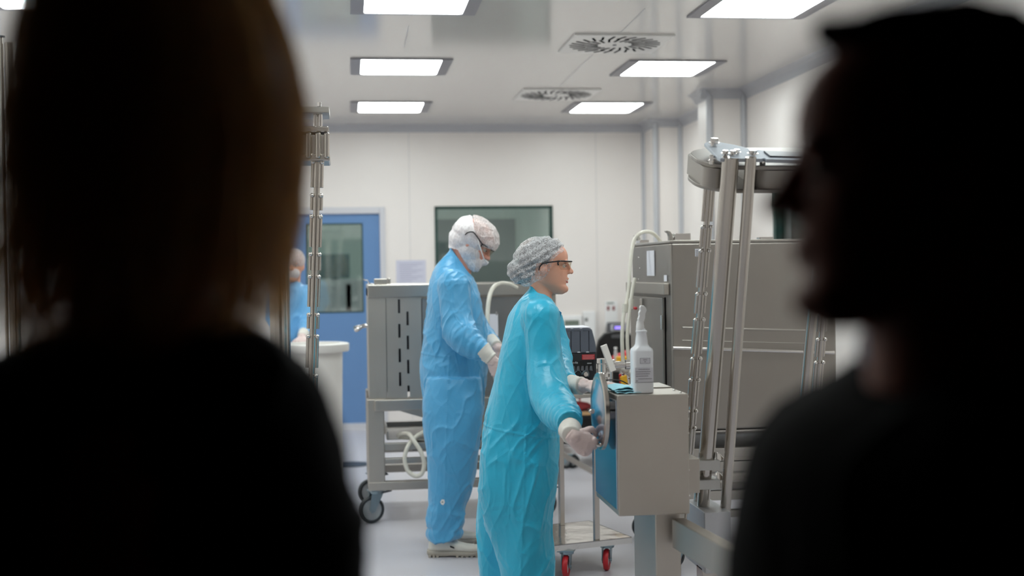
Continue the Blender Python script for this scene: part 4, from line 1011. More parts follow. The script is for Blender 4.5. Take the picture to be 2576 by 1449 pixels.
def fabric(name, col, rough=.37):
    m, nt, b = new_mat(name)
    b.inputs['Base Color'].default_value = srgb(*col); b.inputs['Roughness'].default_value = rough
    b.inputs['Sheen Weight'].default_value = .15; b.inputs['Specular IOR Level'].default_value = .55
    tc = nt.nodes.new('ShaderNodeTexCoord'); mp = nt.nodes.new('ShaderNodeMapping'); mp.inputs['Rotation'].default_value = (.5, .35, .4); mp.inputs['Scale'].default_value = (1, 1, .55)
    nt.links.new(tc.outputs['Object'], mp.inputs['Vector'])
    n1 = nt.nodes.new('ShaderNodeTexNoise'); n1.inputs['Scale'].default_value = 26; n1.inputs['Detail'].default_value = 5; n1.inputs['Distortion'].default_value = .8
    n2 = nt.nodes.new('ShaderNodeTexNoise'); n2.inputs['Scale'].default_value = 420; n2.inputs['Detail'].default_value = 2
    n3 = nt.nodes.new('ShaderNodeTexVoronoi'); n3.feature = 'DISTANCE_TO_EDGE'; n3.inputs['Scale'].default_value = 11
    for n in (n1, n2, n3): nt.links.new(mp.outputs[0], n.inputs['Vector'])
    cr = nt.nodes.new('ShaderNodeMapRange'); cr.inputs['From Max'].default_value = .09; cr.inputs['To Min'].default_value = .5; cr.inputs['To Max'].default_value = 0
    nt.links.new(n3.outputs['Distance'], cr.inputs['Value'])
    a1 = nt.nodes.new('ShaderNodeMath'); a1.operation = 'ADD'; nt.links.new(n1.outputs[0], a1.inputs[0]); nt.links.new(cr.outputs[0], a1.inputs[1])
    b1 = nt.nodes.new('ShaderNodeBump'); b1.inputs['Strength'].default_value = .45; b1.inputs['Distance'].default_value = .007
    nt.links.new(a1.outputs[0], b1.inputs['Height'])
    b2 = nt.nodes.new('ShaderNodeBump'); b2.inputs['Strength'].default_value = .25; b2.inputs['Distance'].default_value = .0008
    nt.links.new(n2.outputs[0], b2.inputs['Height']); nt.links.new(b1.outputs[0], b2.inputs['Normal']); nt.links.new(b2.outputs[0], b.inputs['Normal'])
    return m
FAB_M = fabric('coverall_blue', (80, 168, 218)); FAB_W = fabric('coverall_turquoise', (44, 188, 226)); FAB_B = fabric('coverall_pale_blue', (104, 170, 220))
FAB_MD = mat('coverall_blue_trim', (40, 112, 170), .5); FAB_WD = mat('coverall_turquoise_trim', (32, 128, 172), .5)
def film(name, col, a0, a1, sc, stretch=(1, 1, 1), pw=.5):
    """crinkled thin nonwoven film"""
    m, nt, b = new_mat(name)
    b.inputs['Base Color'].default_value = srgb(*col); b.inputs['Roughness'].default_value = .42; b.inputs['Specular IOR Level'].default_value = .6
    tc = nt.nodes.new('ShaderNodeTexCoord'); mp = nt.nodes.new('ShaderNodeMapping'); mp.inputs['Scale'].default_value = stretch; mp.inputs['Rotation'].default_value = (0, .6, .15)
    nt.links.new(tc.outputs['Object'], mp.inputs['Vector'])
    n = nt.nodes.new('ShaderNodeTexNoise'); n.inputs['Scale'].default_value = sc; n.inputs['Detail'].default_value = 4; n.inputs['Distortion'].default_value = .6
    v = nt.nodes.new('ShaderNodeTexNoise'); v.inputs['Scale'].default_value = sc * 1.3; v.inputs['Detail'].default_value = 3; v.inputs['Distortion'].default_value = 1.2
    nt.links.new(mp.outputs[0], n.inputs['Vector']); nt.links.new(mp.outputs[0], v.inputs['Vector'])
    s5 = nt.nodes.new('ShaderNodeMath'); s5.operation = 'SUBTRACT'; s5.inputs[1].default_value = .5; ab = nt.nodes.new('ShaderNodeMath'); ab.operation = 'ABSOLUTE'
    nt.links.new(v.outputs[0], s5.inputs[0]); nt.links.new(s5.outputs[0], ab.inputs[0])
    r1 = nt.nodes.new('ShaderNodeMapRange'); r1.inputs['From Min'].default_value = 0; r1.inputs['From Max'].default_value = .10; r1.inputs['To Min'].default_value = 1; r1.inputs['To Max'].default_value = 0
    nt.links.new(ab.outputs[0], r1.inputs['Value'])
    mu = nt.nodes.new('ShaderNodeMath'); mu.operation = 'MULTIPLY'; nt.links.new(r1.outputs[0], mu.inputs[0]); nt.links.new(n.outputs[0], mu.inputs[1])
    lw = nt.nodes.new('ShaderNodeLayerWeight'); lw.inputs[0].default_value = .35
    pw_ = nt.nodes.new('ShaderNodeMath'); pw_.operation = 'POWER'; pw_.inputs[1].default_value = 2.2; nt.links.new(lw.outputs['Facing'], pw_.inputs[0])
    r2 = nt.nodes.new('ShaderNodeMapRange'); r2.inputs['From Min'].default_value = .05; r2.inputs['From Max'].default_value = pw; r2.inputs['To Min'].default_value = a0; r2.inputs['To Max'].default_value = a1
    mxn = nt.nodes.new('ShaderNodeMath'); mxn.operation = 'MAXIMUM'; nt.links.new(mu.outputs[0], r2.inputs['Value']); nt.links.new(r2.outputs[0], mxn.inputs[0]); nt.links.new(pw_.outputs[0], mxn.inputs[1]); nt.links.new(mxn.outputs[0], b.inputs['Alpha'])
    bp = nt.nodes.new('ShaderNodeBump'); bp.inputs['Strength'].default_value = .8; bp.inputs['Distance'].default_value = .004
    nt.links.new(n.outputs[0], bp.inputs['Height']); nt.links.new(bp.outputs[0], b.inputs['Normal'])
    return m
CAP_W = film('bouffant_film', (244, 244, 248), .22, .72, 105, (1, 1, 1))
CAP_C = film('bouffant_clear_film', (244, 244, 248), .05, .42, 62, (1, 1, 1))
CAP_M = film('cap_film', (240, 234, 234), .48, .90, 60, (1, 1, .5))
HOOD_M = film('hood_film', (240, 236, 238), .80, 1.0, 40, (1, 1, .6))

def remesh(mb, voxel, smooth=4, name='m'):
    me = mb.mesh(name) if isinstance(mb, MB) else mb
    bm = bmesh.new(); bm.from_mesh(me); bmesh.ops.recalc_face_normals(bm, faces=bm.faces); bm.to_mesh(me); bm.free()
    ob = bpy.data.objects.new('tmp', me); COL.objects.link(ob)
    r = ob.modifiers.new('r', 'REMESH'); r.mode = 'VOXEL'; r.voxel_size = voxel; r.use_smooth_shade = True
    if smooth:
        s = ob.modifiers.new('s', 'SMOOTH'); s.factor = .5; s.iterations = smooth
    dg = bpy.context.evaluated_depsgraph_get(); ev = ob.evaluated_get(dg)
    out = bpy.data.meshes.new_from_object(ev); bpy.data.objects.remove(ob); bpy.data.meshes.remove(me)
    return out
def coords(me):
    a = np.empty(len(me.vertices) * 3); me.vertices.foreach_get('co', a); return a.reshape(-1, 3)
def normals(me):
    a = np.empty(len(me.vertices) * 3); me.vertices.foreach_get('normal', a); return a.reshape(-1, 3)
def setco(me, c): me.vertices.foreach_set('co', c.ravel()); me.update()
_rng = np.random.RandomState(3)
_G = _rng.rand(64, 64, 64)
def vnoise(p):
    """smooth value noise in -1..1 for an (n,3) array"""
    i = np.floor(p).astype(int); f = p - i; f = f * f * (3 - 2 * f); i %= 64; j = (i + 1) % 64
    g = lambda a, b, c: _G[a[:, 0], b[:, 1], c[:, 2]]
    x, y, z = f[:, 0], f[:, 1], f[:, 2]
    c00 = g(i, i, i) * (1 - x) + g(j, i, i) * x; c10 = g(i, j, i) * (1 - x) + g(j, j, i) * x
    c01 = g(i, i, j) * (1 - x) + g(j, i, j) * x; c11 = g(i, j, j) * (1 - x) + g(j, j, j) * x
    return ((c00 * (1 - y) + c10 * y) * (1 - z) + (c01 * (1 - y) + c11 * y) * z) * 2 - 1
def ridge(p): return 1 - np.abs(vnoise(p)) * 2
def toimg(c, D):
    """pixel-scale coordinates on the plane through depth D (orthographic, for cutting patterns)"""
    q = c - np.array(P(W_PX / 2, H_PX / 2, D)[:]); k = F / D
    return np.stack([W_PX / 2 + q @ np.array(RT[:]) * k, H_PX / 2 - q @ np.array(UP[:]) * k], 1)
def inpoly(pts, poly):
    x, y = pts[:, 0], pts[:, 1]; ins = np.zeros(len(pts), bool); n = len(poly)
    for i in range(n):
        x0, y0 = poly[i]; x1, y1 = poly[(i + 1) % n]
        if y0 == y1: continue
        c = ((y0 > y) != (y1 > y)) & (x < (x1 - x0) * (y - y0) / (y1 - y0) + x0); ins ^= c
    return ins
def cut(me, keep):
    bm = bmesh.new(); bm.from_mesh(me); bm.verts.ensure_lookup_table()
    bmesh.ops.delete(bm, geom=[bm.verts[i] for i in np.nonzero(~keep)[0]], context='VERTS'); bm.to_mesh(me); bm.free(); return me
# --------------------------------------------------------------- silhouettes -> lofts
FH = V((FW.x, FW.y, 0)).normalized()
def body_loft(mb, secs, D, k=5, n=40, p=.9):
    """secs: (Lx,Ly,Rx,Ry,half_depth[,depth_offset]) in pixels at depth D"""
    S = [tuple(s) + ((0,) if len(s) == 5 else ()) for s in secs]
    A = crom(S, k); rg = []
    for lx, ly, rx, ry, b, do in A:
        l, r = P(lx, ly, D + do), P(rx, ry, D + do); c = (l + r) / 2; a = (r - l) / 2
        ring = []
        for q in range(n):
            t = 2 * math.pi * q / n; ct, st = math.cos(t), math.sin(t)
            ring.append(c + a * (abs(ct) ** p * math.copysign(1, ct)) + FH * b * (abs(st) ** p * math.copysign(1, st)))
        rg.append(ring)
    mb.ring_loft(rg)
def limb(mb, pts, k=6, n=24, gather=None):
    """pts: (px,py,D,radius); gather=(start_fraction,wavelength_m,amplitude)"""
    A = crom([tuple(P(a, b, d)[:]) + (r,) for a, b, d, r in pts], k * 2)
    L = np.concatenate([[0], np.cumsum(np.linalg.norm(np.diff(A[:, :3], axis=0), axis=1))])
    m = max(60, int(L[-1] / .008)); s = np.linspace(0, L[-1], m); B = np.stack([np.interp(s, L, A[:, i]) for i in range(4)], 1)
    rr = B[:, 3].copy()
    if gather:
        f = np.clip((s / L[-1] - gather[0]) / (1 - gather[0]), 0, 1); rr += np.sin(s / gather[1] * 2 * math.pi) * gather[2] * f
    mb.tube([tuple(q) for q in B[:, :3]], 0, n, 1, radii=list(rr))
# --------------------------------------------------------------- head
def head_parts(mb, O, f, u, s, neck_to=None, female=True, nr=.055):
    """O: chin-level origin; f forward, u up, s scale; x forward, y left, z up in metres"""
    f = V(f).normalized(); u = V(u); u = (u - f * u.dot(f)).normalized(); l = u.cross(f)
    W = lambda x, y, z: V(O) + (f * x + l * y + u * z) * s
    prof = [(-.004, .070, .046, .012), (.003, .082, .022, .026), (.014, .090, -.004, .038), (.027, .090, -.026, .047), (.036, .0835, -.044, .052), (.048, .086, -.058, .056), (.066, .0895, -.072, .060),
            (.080, .089, -.082, .064), (.096, .087, -.090, .068), (.112, .083, -.096, .0715), (.126, .089, -.101, .073), (.142, .092, -.104, .074), (.160, .091, -.103, .074), (.178, .084, -.098, .071), (.196, .069, -.086, .062), (.210, .047, -.068, .047), (.220, .022, -.045, .029), (.2245, -.002, -.025, .010)]
    A = crom(prof, 4); rg = []; n = 48
    for z, xf, xb, w in A:
        xc, h = (xf + xb) / 2, (xf - xb) / 2; ring = []
        for q in range(n):
            t = 2 * math.pi * q / n; c_, s_ = math.cos(t), math.sin(t)
            ring.append(W(xc + h * abs(c_) ** .92 * math.copysign(1, c_), w * abs(s_) ** .86 * math.copysign(1, s_) * (1 - .10 * max(c_, 0) ** 2), z))
        rg.append(ring)
    mb.ring_loft(rg)
    E = lambda c, a, b, d: mb.ell(W(*c), f * a * s, l * b * s, u * d * s, 18, 12)
    mb.caps(W(.087, 0, .124), W(.099, 0, .099), .0075 * s, .0095 * s); mb.caps(W(.097, 0, .10), W(.1065, 0, .0895), .0095 * s, .0105 * s)   # nose
    for q in (-1, 1): E((.095, q * .0115, .086), .011, .0075, .0075)
    E((.0885, 0, .0595), .0085, .021, .0055); E((.0855, 0, .0500), .0085, .018, .0058)       # lips
    E((.082, 0, .018), .013, .020, .015)                                                       # chin
    for q in (-1, 1):
        E((.046, q * .038, .086), .026, .016, .028); E((.083, q * .028, .130), .010, .022, .007)
        c = W(-.018, q * .074, .106); d = (f * -.35 + l * q * .9).normalized()
        mb.ell(c, (f * .9 + l * q * .42) * .018 * s, d * .0065 * s, (u * .98 - f * .15) * .031 * s, 18, 12)
    if neck_to is not None: mb.caps(W(-.022, 0, .055), V(neck_to), nr * s * 1.02, nr * 1.08, 28)
    return W
def head_sculpt(me, O, f, u, s):
    """eye sockets, ear hollow, mouth line"""
    f = V(f).normalized(); u = V(u); u = (u - f * u.dot(f)).normalized(); l = u.cross(f)
    B = np.array([f[:], l[:], u[:]]); c = coords(me); q = (c - np.array(V(O)[:])) @ B.T / s
    def g(p, sx, sy, sz): return np.exp(-(((q[:, 0] - p[0]) / sx) ** 2 + ((q[:, 1] - p[1]) / sy) ** 2 + ((q[:, 2] - p[2]) / sz) ** 2))
    for y in (-1, 1):
        q[:, 0] -= .0075 * g((.083, y * .031, .1135), .03, .015, .0075)
        q[:, 1] -= y * .005 * g((-.008, y * .083, .110), .010, .02, .016)
        q[:, 0] += .0008 * g((.083, y * .03, .101), .03, .02, .009)
    q[:, 0] -= .004 * g((.092, 0, .0545), .012, .024, .0022)
    setco(me, (q * s) @ B + np.array(V(O)[:]))
def face_bits(root, W, f, u, s, open_smile=True):
    l = V(u).cross(V(f)).normalized()
    for q in (-1, 1):
        e = MB().ell(W(.0685, q * .031, .1135), .0112 * s).build('eye', EYE, root, smooth=80)
        MB().ell(W(.0775, q * .0315, .1135), .0050 * s).build('iris', IRIS, e, smooth=80)
        m = MB(); m.tube([W(.086, q * .014, .130), W(.0885, q * .026, .1345), W(.083, q * .040, .1335), W(.074, q * .050, .129)], .0022 * s, 8); m.build('eyebrow', HAIRD, root, smooth=80)
def lips(root, W, s, teeth=True):
    m = MB(); k = .0140
    m.tube([W(.077, .0265, .0715 - k), W(.085, .017, .0725 - k), W(.0922, .006, .0755 - k), W(.0930, 0, .0745 - k), W(.0922, -.006, .0755 - k), W(.085, -.017, .0725 - k), W(.077, -.0265, .0715 - k)], .003, 10, radii=[.001 * s, .0024 * s, .0028 * s, .0026 * s, .0028 * s, .0024 * s, .001 * s])
    m.tube([W(.077, .0265, .0708 - k), W(.082, .018, .0640 - k), W(.0888, .007, .0602 - k), W(.0895, 0, .0597 - k), W(.0888, -.007, .0602 - k), W(.082, -.018, .0640 - k), W(.077, -.0265, .0708 - k)], .003, 10, radii=[.001 * s, .0028 * s, .0034 * s, .0036 * s, .0034 * s, .0028 * s, .001 * s])
    m.build('lips', LIP, root, smooth=80)
    if teeth:
        m = MB(); m.tube([W(.0785, .022, .0697 - k), W(.0858, .013, .0688 - k), W(.0902, 0, .0680 - k), W(.0858, -.013, .0688 - k), W(.0785, -.022, .0697 - k)], .0034 * s, 8); m.build('teeth', TEETH, root, smooth=80)
    # upper eyelids
    for q in (-1, 1):
        m = MB(); m.tube([W(.073, q * .043, .1135), W(.0795, q * .037, .1175), W(.0815, q * .030, .1185), W(.0795, q * .022, .116), W(.077, q * .018, .1135)], .002, 8, radii=[.001 * s, .0026 * s, .003 * s, .0026 * s, .001 * s]); m.build('eyelid', SKIN, root, smooth=80)
def spectacles(root, W, f, u, s, ear=(-.022, .079, .121), top=.1285, half=.0745, drop=.032, fx=.108, flare=0):
    g = bpy.data.objects.new('safety_glasses', None); COL.objects.link(g); g.parent = root
    ys = np.linspace(-half, half, 25); arc = lambda y: fx - .062 * abs(y / half) ** 2.3
    m = MB(); m.tube([W(arc(y), y, top + .003) for y in ys], .0028 * s, 8, 1)
    for q in (-1, 1):
        m.tube([W(arc(q * half), q * half, top + .004), W(arc(q * half) - .004, q * (half + .003), top - .004), W(arc(q * half) - .002, q * (half + .001), top - .014)], .0032 * s, 8)
    m.build('front_bar', GBLACK, g, smooth=80)
    for q in (-1, 1):
        m = MB(); m.tube([W(arc(half) + .002, q * (half + .002), top + .002), W(.045, q * (half + .004 + flare), top + .002), W(ear[0] + .018, q * (ear[1] + .002), ear[2] + .004), W(ear[0], q * ear[1], ear[2]), W(ear[0] - .012, q * (ear[1] - .002), ear[2] - .014), W(ear[0] - .015, q * (ear[1] - .004), ear[2] - .028)], .0028 * s, 8, radii=[.0036 * s, .003 * s, .003 * s, .003 * s, .0028 * s, .0025 * s]); m.build('temple_arm', GBLACK, g, smooth=80)
    m = MB(); rows = []
    for zz in np.linspace(top + .001, top - drop, 7):
        t = (top - zz) / drop; rows.append([W(arc(y * (1 - .12 * t * t)) - .006 * t, y * (1 - .12 * t * t), zz - .0 + .010 * t * math.exp(-(y / .012) ** 2)) for y in ys])
    vs = [p for r in rows for p in r]; n = len(ys); m.add(vs, [(i * n + j, i * n + j + 1, (i + 1) * n + j + 1, (i + 1) * n + j) for i in range(len(rows) - 1) for j in range(n - 1)])
    o = m.build('lens', M['lens'], g, smooth=180); so = o.modifiers.new('t', 'SOLIDIFY'); so.thickness = .0016
# --------------------------------------------------------------- hands
def hand(mb, Wp, d, n, t, curl=(.3, .35, .4, .45), thumb=.4, s=1.0, fat=1.0, spread=.06):
    """Wp wrist, d towards the fingers, n palm normal, t thumb side; curl per finger 0..1"""
    d = V(d).normalized(); n = V(n); n = (n - d * n.dot(d)).normalized(); t = V(t); t = (t - d * t.dot(d) - n * t.dot(n)).normalized()
    W_ = V(Wp); rg = []
    for z, hw, th in ((-.012, .021, .018), (0.004, .027, .019), (.03, .035, .017), (.055, .0395, .016), (.078, .038, .0145), (.090, .032, .011), (.095, .024, .007)):
        rg.append([W_ + (d * z + t * hw * fat * math.cos(q) + n * th * fat * math.sin(q)) * s for q in [2 * math.pi * k / 24 for k in range(24)]])
    mb.ring_loft(rg)
    def rot(v, ang): return v * math.cos(ang) + n * 0 + 0 * v if False else v
    for i, (off, L, r) in enumerate(((.030, .072, .0092), (.0105, .080, .0094), (-.0095, .074, .0090), (-.028, .058, .0082))):
        p = W_ + (d * (.088 - .006 * abs(i - 1)) + t * off) * s; base = (d + t * spread * (1.5 - i)).normalized()
        ang = 0; c = curl[i]; r_ = r * s * fat; mb.ell(p - n * .0035 * s - d * .004 * s, .0115 * s)
        for j, fr in enumerate((.45, .31, .24)):
            ang += c * (1.45, 1.65, 1.0)[j]; v = base * math.cos(ang) + n * math.sin(ang); q = p + v * (L * fr * s); mb.caps(p, q, r_ * (1 - .07 * j), r_ * (.94 - .07 * j), 14); p = q
    p = W_ + (d * .028 + t * .026 + n * .006) * s; v = (t * .75 + d * .62 + n * .25).normalized(); q = p + v * .042 * s; mb.caps(p, q, .0135 * s * fat, .011 * s * fat, 14)
    v2 = (t * (.62 - .8 * thumb) + d * .75 + n * (.25 + .55 * thumb)).normalized(); q2 = q + v2 * .031 * s; mb.caps(q, q2, .0108 * s * fat, .0098 * s * fat, 14)
    v3 = (t * (.5 - 1.15 * thumb) + d * .75 + n * (.3 + .7 * thumb)).normalized(); mb.caps(q2, q2 + v3 * .024 * s, .0098 * s * fat, .0084 * s * fat, 14)
def glove(root, Wp, d, n, t, arm_dir, curl, thumb, s=1.0, cuff_r=.040, cuff_len=.06, name='glove'):
    mb = MB(); hand(mb, Wp, d, n, t, curl, thumb, s, 1.06)
    a = V(arm_dir).normalized(); w = V(Wp); mb.caps(w - a * .035, w + V(d).normalized() * .012, .030 * s, .027 * s, 24)
    me = remesh(mb, .0023, 3, 'glove'); c = coords(me); nn = normals(me); setco(me, c + nn * (.0012 * ridge(c * 70) * (ridge(c * 24) > .2))[:, None])
    g = link_mesh(me, name, GLOVE, root, smooth=180)
    mb = MB(); x, y = perp(a); rg = []
    for i in range(15):
        z = -cuff_len + i * (cuff_len + .004) / 14; r = (.031 + (cuff_r - .031) * (1 - i / 14) ** 1.1) * s + (.0022 if i in (12, 13) else 0) + .0008 * math.sin(i * 2.1)
        rg.append([w + a * z + (x * math.cos(q) + y * math.sin(q)) * r * (1 + .03 * math.sin(3 * q + i * .3)) for q in [2 * math.pi * k / 32 for k in range(32)]])
    mb.ring_loft(rg); mb.build('cuff', CUFF, g, smooth=80)
    return g
# --------------------------------------------------------------- shoes
def shoe(root, heel, fwd, L=.29, name='shoe', upper=None, detail=True):
    f = V((fwd[0], fwd[1], 0)).normalized(); l = V((-f.y, f.x, 0)); h = V((heel[0], heel[1], 0)); um = upper or SHOEM
    def sec(x, w, z0, z1, p=.8, n=28):
        return [h + f * x + l * w * abs(math.cos(q)) ** p * math.copysign(1, math.cos(q)) + V((0, 0, z0 + (z1 - z0) * (.5 + .5 * abs(math.sin(q)) ** p * math.copysign(1, math.sin(q))))) for q in [2 * math.pi * k / n for k in range(n)]]
    mb = MB(); k = L / .29
    mb.ring_loft([sec(x * k, w, z0, z1) for x, w, z0, z1 in ((.002, .018, .03, .065), (.008, .030, .02, .09), (.03, .036, .02, .098), (.06, .037, .02, .098), (.09, .037, .02, .095), (.12, .039, .02, .085), (.16, .043, .02, .070), (.20, .046, .02, .060), (.24, .044, .02, .056), (.268, .034, .02, .050), (.282, .020, .02, .042), (.287, .008, .022, .034))])
    up = mb.build('upper' if name == 'shoe' else name, um, root, smooth=60)
    mb = MB(); mb.ring_loft([sec(x * k, w, z0, z1, .55) for x, w, z0, z1 in ((-.006, .022, .012, .034), (.002, .036, .004, .036), (.03, .041, .0, .036), (.09, .041, .0, .034), (.12, .043, .004, .033), (.16, .048, .002, .031), (.20, .051, .0, .030), (.245, .049, .002, .030), (.275, .038, .006, .031), (.292, .022, .012, .030), (.297, .010, .016, .027))])
    so = mb.build('sole', SOLEM, up, smooth=50)
    if detail:
        m = MB()
        for x in (.01, .03, .05, .15, .175, .2, .225, .25): m.obox(h + f * x * k + V((0, 0, .006)), f * .006, l * .047, (0, 0, .006))
        m.build('tread', SOLEM, so)
        m = MB()
        for i, x in enumerate((.118, .132, .147)):
            z = .090 - .010 * i; m.tube([h + f * x * k - l * .026 + V((0, 0, z - .012)), h + f * (x + .004) * k + V((0, 0, z + .004)), h + f * (x + .008) * k + l * .026 + V((0, 0, z - .012))], .0026, 8)
        m.tube([h + f * .115 * k + V((0, 0, .098)), h + f * .10 * k - l * .015 + V((0, 0, .106)), h + f * .125 * k - l * .028 + V((0, 0, .09))], .0022, 8)
        m.tube([h + f * .115 * k + V((0, 0, .098)), h + f * .135 * k - l * .02 + V((0, 0, .108)), h + f * .15 * k - l * .03 + V((0, 0, .085))], .0022, 8)
        m.build('laces', M['white'], up, smooth=80)
        m = MB(); m.obox(h + f * .125 * k - l * .0405 + V((0, 0, .052)), f * .011 + V((0, 0, -.004)), l * .0022, V((0, 0, .004))); m.build('side_tag', M['black'], up)
    return up
def wrinkle(me, amt=1.0, seed=0.0, dirn=(.5, .2, .8)):
    c = coords(me); n = normals(me); d = np.array(dirn, float); d /= np.linalg.norm(d)
    ax = np.cross(d, [.3, .9, .1]); ax /= np.linalg.norm(ax); bx = np.cross(d, ax); q = np.stack([c @ d, c @ ax, c @ bx], 1) + seed
    warp = .05 * np.stack([vnoise(c * 6 + 3.1 + seed), vnoise(c * 6 + 9.7 + seed), vnoise(c * 6 + 5.3 + seed)], 1); q = q + warp
    big = vnoise(q * np.array([4, 8, 8])) * .006
    r1 = np.maximum(0, ridge(q * np.array([5.5, 16, 16]) + 7.7)) ** 3 * .0075 * np.clip(vnoise(c * 5 + 2.2 + seed) * 2 + .9, 0, 1)
    r2 = np.maximum(0, ridge(q * np.array([11, 30, 30]) + 1.7)) ** 2 * .0022
    return c, n, (big + r1 + r2) * amt
# ================================================================ THE TURQUOISE WORKER (woman, profile to the right)
D0 = 5.2
wf = P(1310, 1400, D0); wroot = thing('person', (wf.x, wf.y, 0), 'person in turquoise coverall, hair net and glasses, smiling, turning the handwheel', 'person')
hs_ = .985; hf = (RT * .995 + FW * .08).normalized(); hu = (UP * 1.0 - RT * .02)
HO = P(1372.5, 738, D0)
mb = MB(); Wf = head_parts(mb, HO, hf, hu, hs_, P(1362, 790, D0), True, .043)
# hidden body: trunk, legs, arms
mb.caps(P(1345, 850, D0), P(1320, 1060, D0), .10, .10); mb.caps(P(1355, 830, D0 - .10), P(1355, 830, D0 + .10), .04)
for o in (-.09, .09): mb.caps(P(1310, 1080, D0 + o * .8), P(1312, 1550, D0 + o), .06, .035)
near = [(1361, 797, 5.02, .074), (1365, 850, 5.00, .068), (1370, 900, 4.99, .070), (1376, 950, 4.96, .076), (1386, 1000, 4.90, .078), (1405, 1032, 4.82, .072), (1424, 1052, 4.70, .058), (1434, 1066, 4.63, .046)]
far = [(1374, 802, 5.38, .070), (1392, 860, 5.37, .066), (1398, 910, 5.30, .066), (1410, 950, 5.12, .058), (1432, 968, 4.97, .044)]
for A_ in (near, far):
    for i in range(1, len(A_) - 1): mb.caps(P(*A_[i][:3]), P(*A_[i + 1][:3]), .032, .024)
hd_d = (V((.82, 0, -.57)) + FH * .05).normalized(); hd_n = (V((.12, .9, -.1))).normalized(); wr_n = KNOB - hd_d * .070 - hd_n * .026; wr_f = P(1462, 970, 4.90)
mb.caps(P(1434, 1066, 4.63), wr_n, .014, .010); mb.caps(P(1432, 968, 4.97), wr_f, .016, .012)
me = remesh(mb, .0030, 11, 'body'); head_sculpt(me, HO, hf, hu, hs_)
link_mesh(me, 'body', SKIN, wroot, smooth=180)
face_bits(wroot, Wf, hf, hu, hs_); lips(wroot, Wf, hs_); spectacles(wroot, Wf, hf, hu, hs_, ear=(-.022, .098, .121), flare=.02)
# coverall
mb = MB()
secs = [(1335, 719, 1391, 784, .058), (1331, 726, 1399, 794, .066), (1318, 742, 1404, 806, .092), (1300, 760, 1405, 818, .135), (1284, 786, 1405, 824, .17), (1270, 830, 1408, 850, .185), (1258, 880, 1408, 890, .185), (1250, 920, 1408, 925, .18), (1238, 970, 1406, 972, .178),
        (1226, 1020, 1404, 1022, .178), (1217, 1062, 1404, 1066, .182), (1213, 1110, 1405, 1110, .19), (1211, 1150, 1404, 1150, .195), (1209, 1190, 1402, 1190, .18), (1215, 1230, 1395, 1230, .12)]
body_loft(mb, secs, D0)
body_loft(mb, [(1225, 1080, 1396, 1080, .07), (1214, 1130, 1400, 1130, .095), (1209, 1190, 1403, 1190, .110), (1210, 1240, 1400, 1240, .118), (1220, 1300, 1395, 1300, .115), (1236, 1360, 1396, 1360, .112), (1252, 1430, 1396, 1430, .108), (1262, 1500, 1394, 1500, .10), (1268, 1560, 1388, 1560, .095)], D0 - .095)
body_loft(mb, [(1225, 1080, 1370, 1080, .07), (1212, 1130, 1385, 1130, .09), (1209, 1190, 1385, 1190, .10), (1206, 1280, 1370, 1280, .105), (1207, 1350, 1355, 1350, .10), (1209, 1430, 1345, 1430, .10), (1214, 1500, 1340, 1500, .09), (1222, 1545, 1330, 1545, .085)], D0 + .10)
rim_ = [P(1363 + 28 * math.cos(t), 751.5 + 32.5 * math.cos(t), D0) + FH * .058 * math.sin(t) for t in np.linspace(0, 2 * math.pi, 33)]; mb.tube(rim_, .0050, 10, 1)
limb(mb, near, gather=(.6, .031, .0035)); limb(mb, far, gather=(.6, .03, .003))
mb.caps(P(1350, 790, D0 - .04), P(1360, 808, 5.035), .088, .077); mb.ell(P(1361, 799, 5.02), .075); mb.caps(P(1350, 790, D0 + .04), P(1372, 808, 5.37), .08, .072)
mb.ell(P(1430, 1046, 4.69), RT * .05, FW * .05, UP * .035)
me = remesh(mb, .0045, 8, 'coverall'); c, n, h = wrinkle(me, .8, 2.0, (.35, .1, .9)); ip = toimg(c, D0)
sw = np.exp(-((ip[:, 1] - (1064 + (ip[:, 0] - 1215) * .17)) / 2.4) ** 2) * .003; side = np.exp(-((ip[:, 0] - (1322 - (ip[:, 1] - 1060) * .035)) / 2.2) ** 2) * (ip[:, 1] > 1060) * .0025 * (1 + .6 * np.sin(ip[:, 1] * .9))
fl = .010 * np.sin((ip[:, 0] + ip[:, 1] * .12) * .052) * np.clip((ip[:, 1] - 1120) / 250, 0, 1)
cl = np.clip((ip[:, 1] - 715) / 60, .15, 1)
setco(me, c + n * ((h * cl + sw + side + fl))[:, None]); cov = link_mesh(me, 'coverall', FAB_W, wroot, smooth=180)
# back yoke pleat: lapel flap with snap
m = MB(); a = [P(x, y, D0 - .05) for x, y in ((1384, 764), (1396, 774), (1413, 786), (1407, 812), (1400, 806), (1392, 790))]; m.prism(a, FW * .05); fl_ = m.build('lapel', FAB_WD, cov, bevel=.002)
MB().ell(P(1405, 799, D0 - .053), .004).build('snap', M['zinc'], fl_, smooth=80)
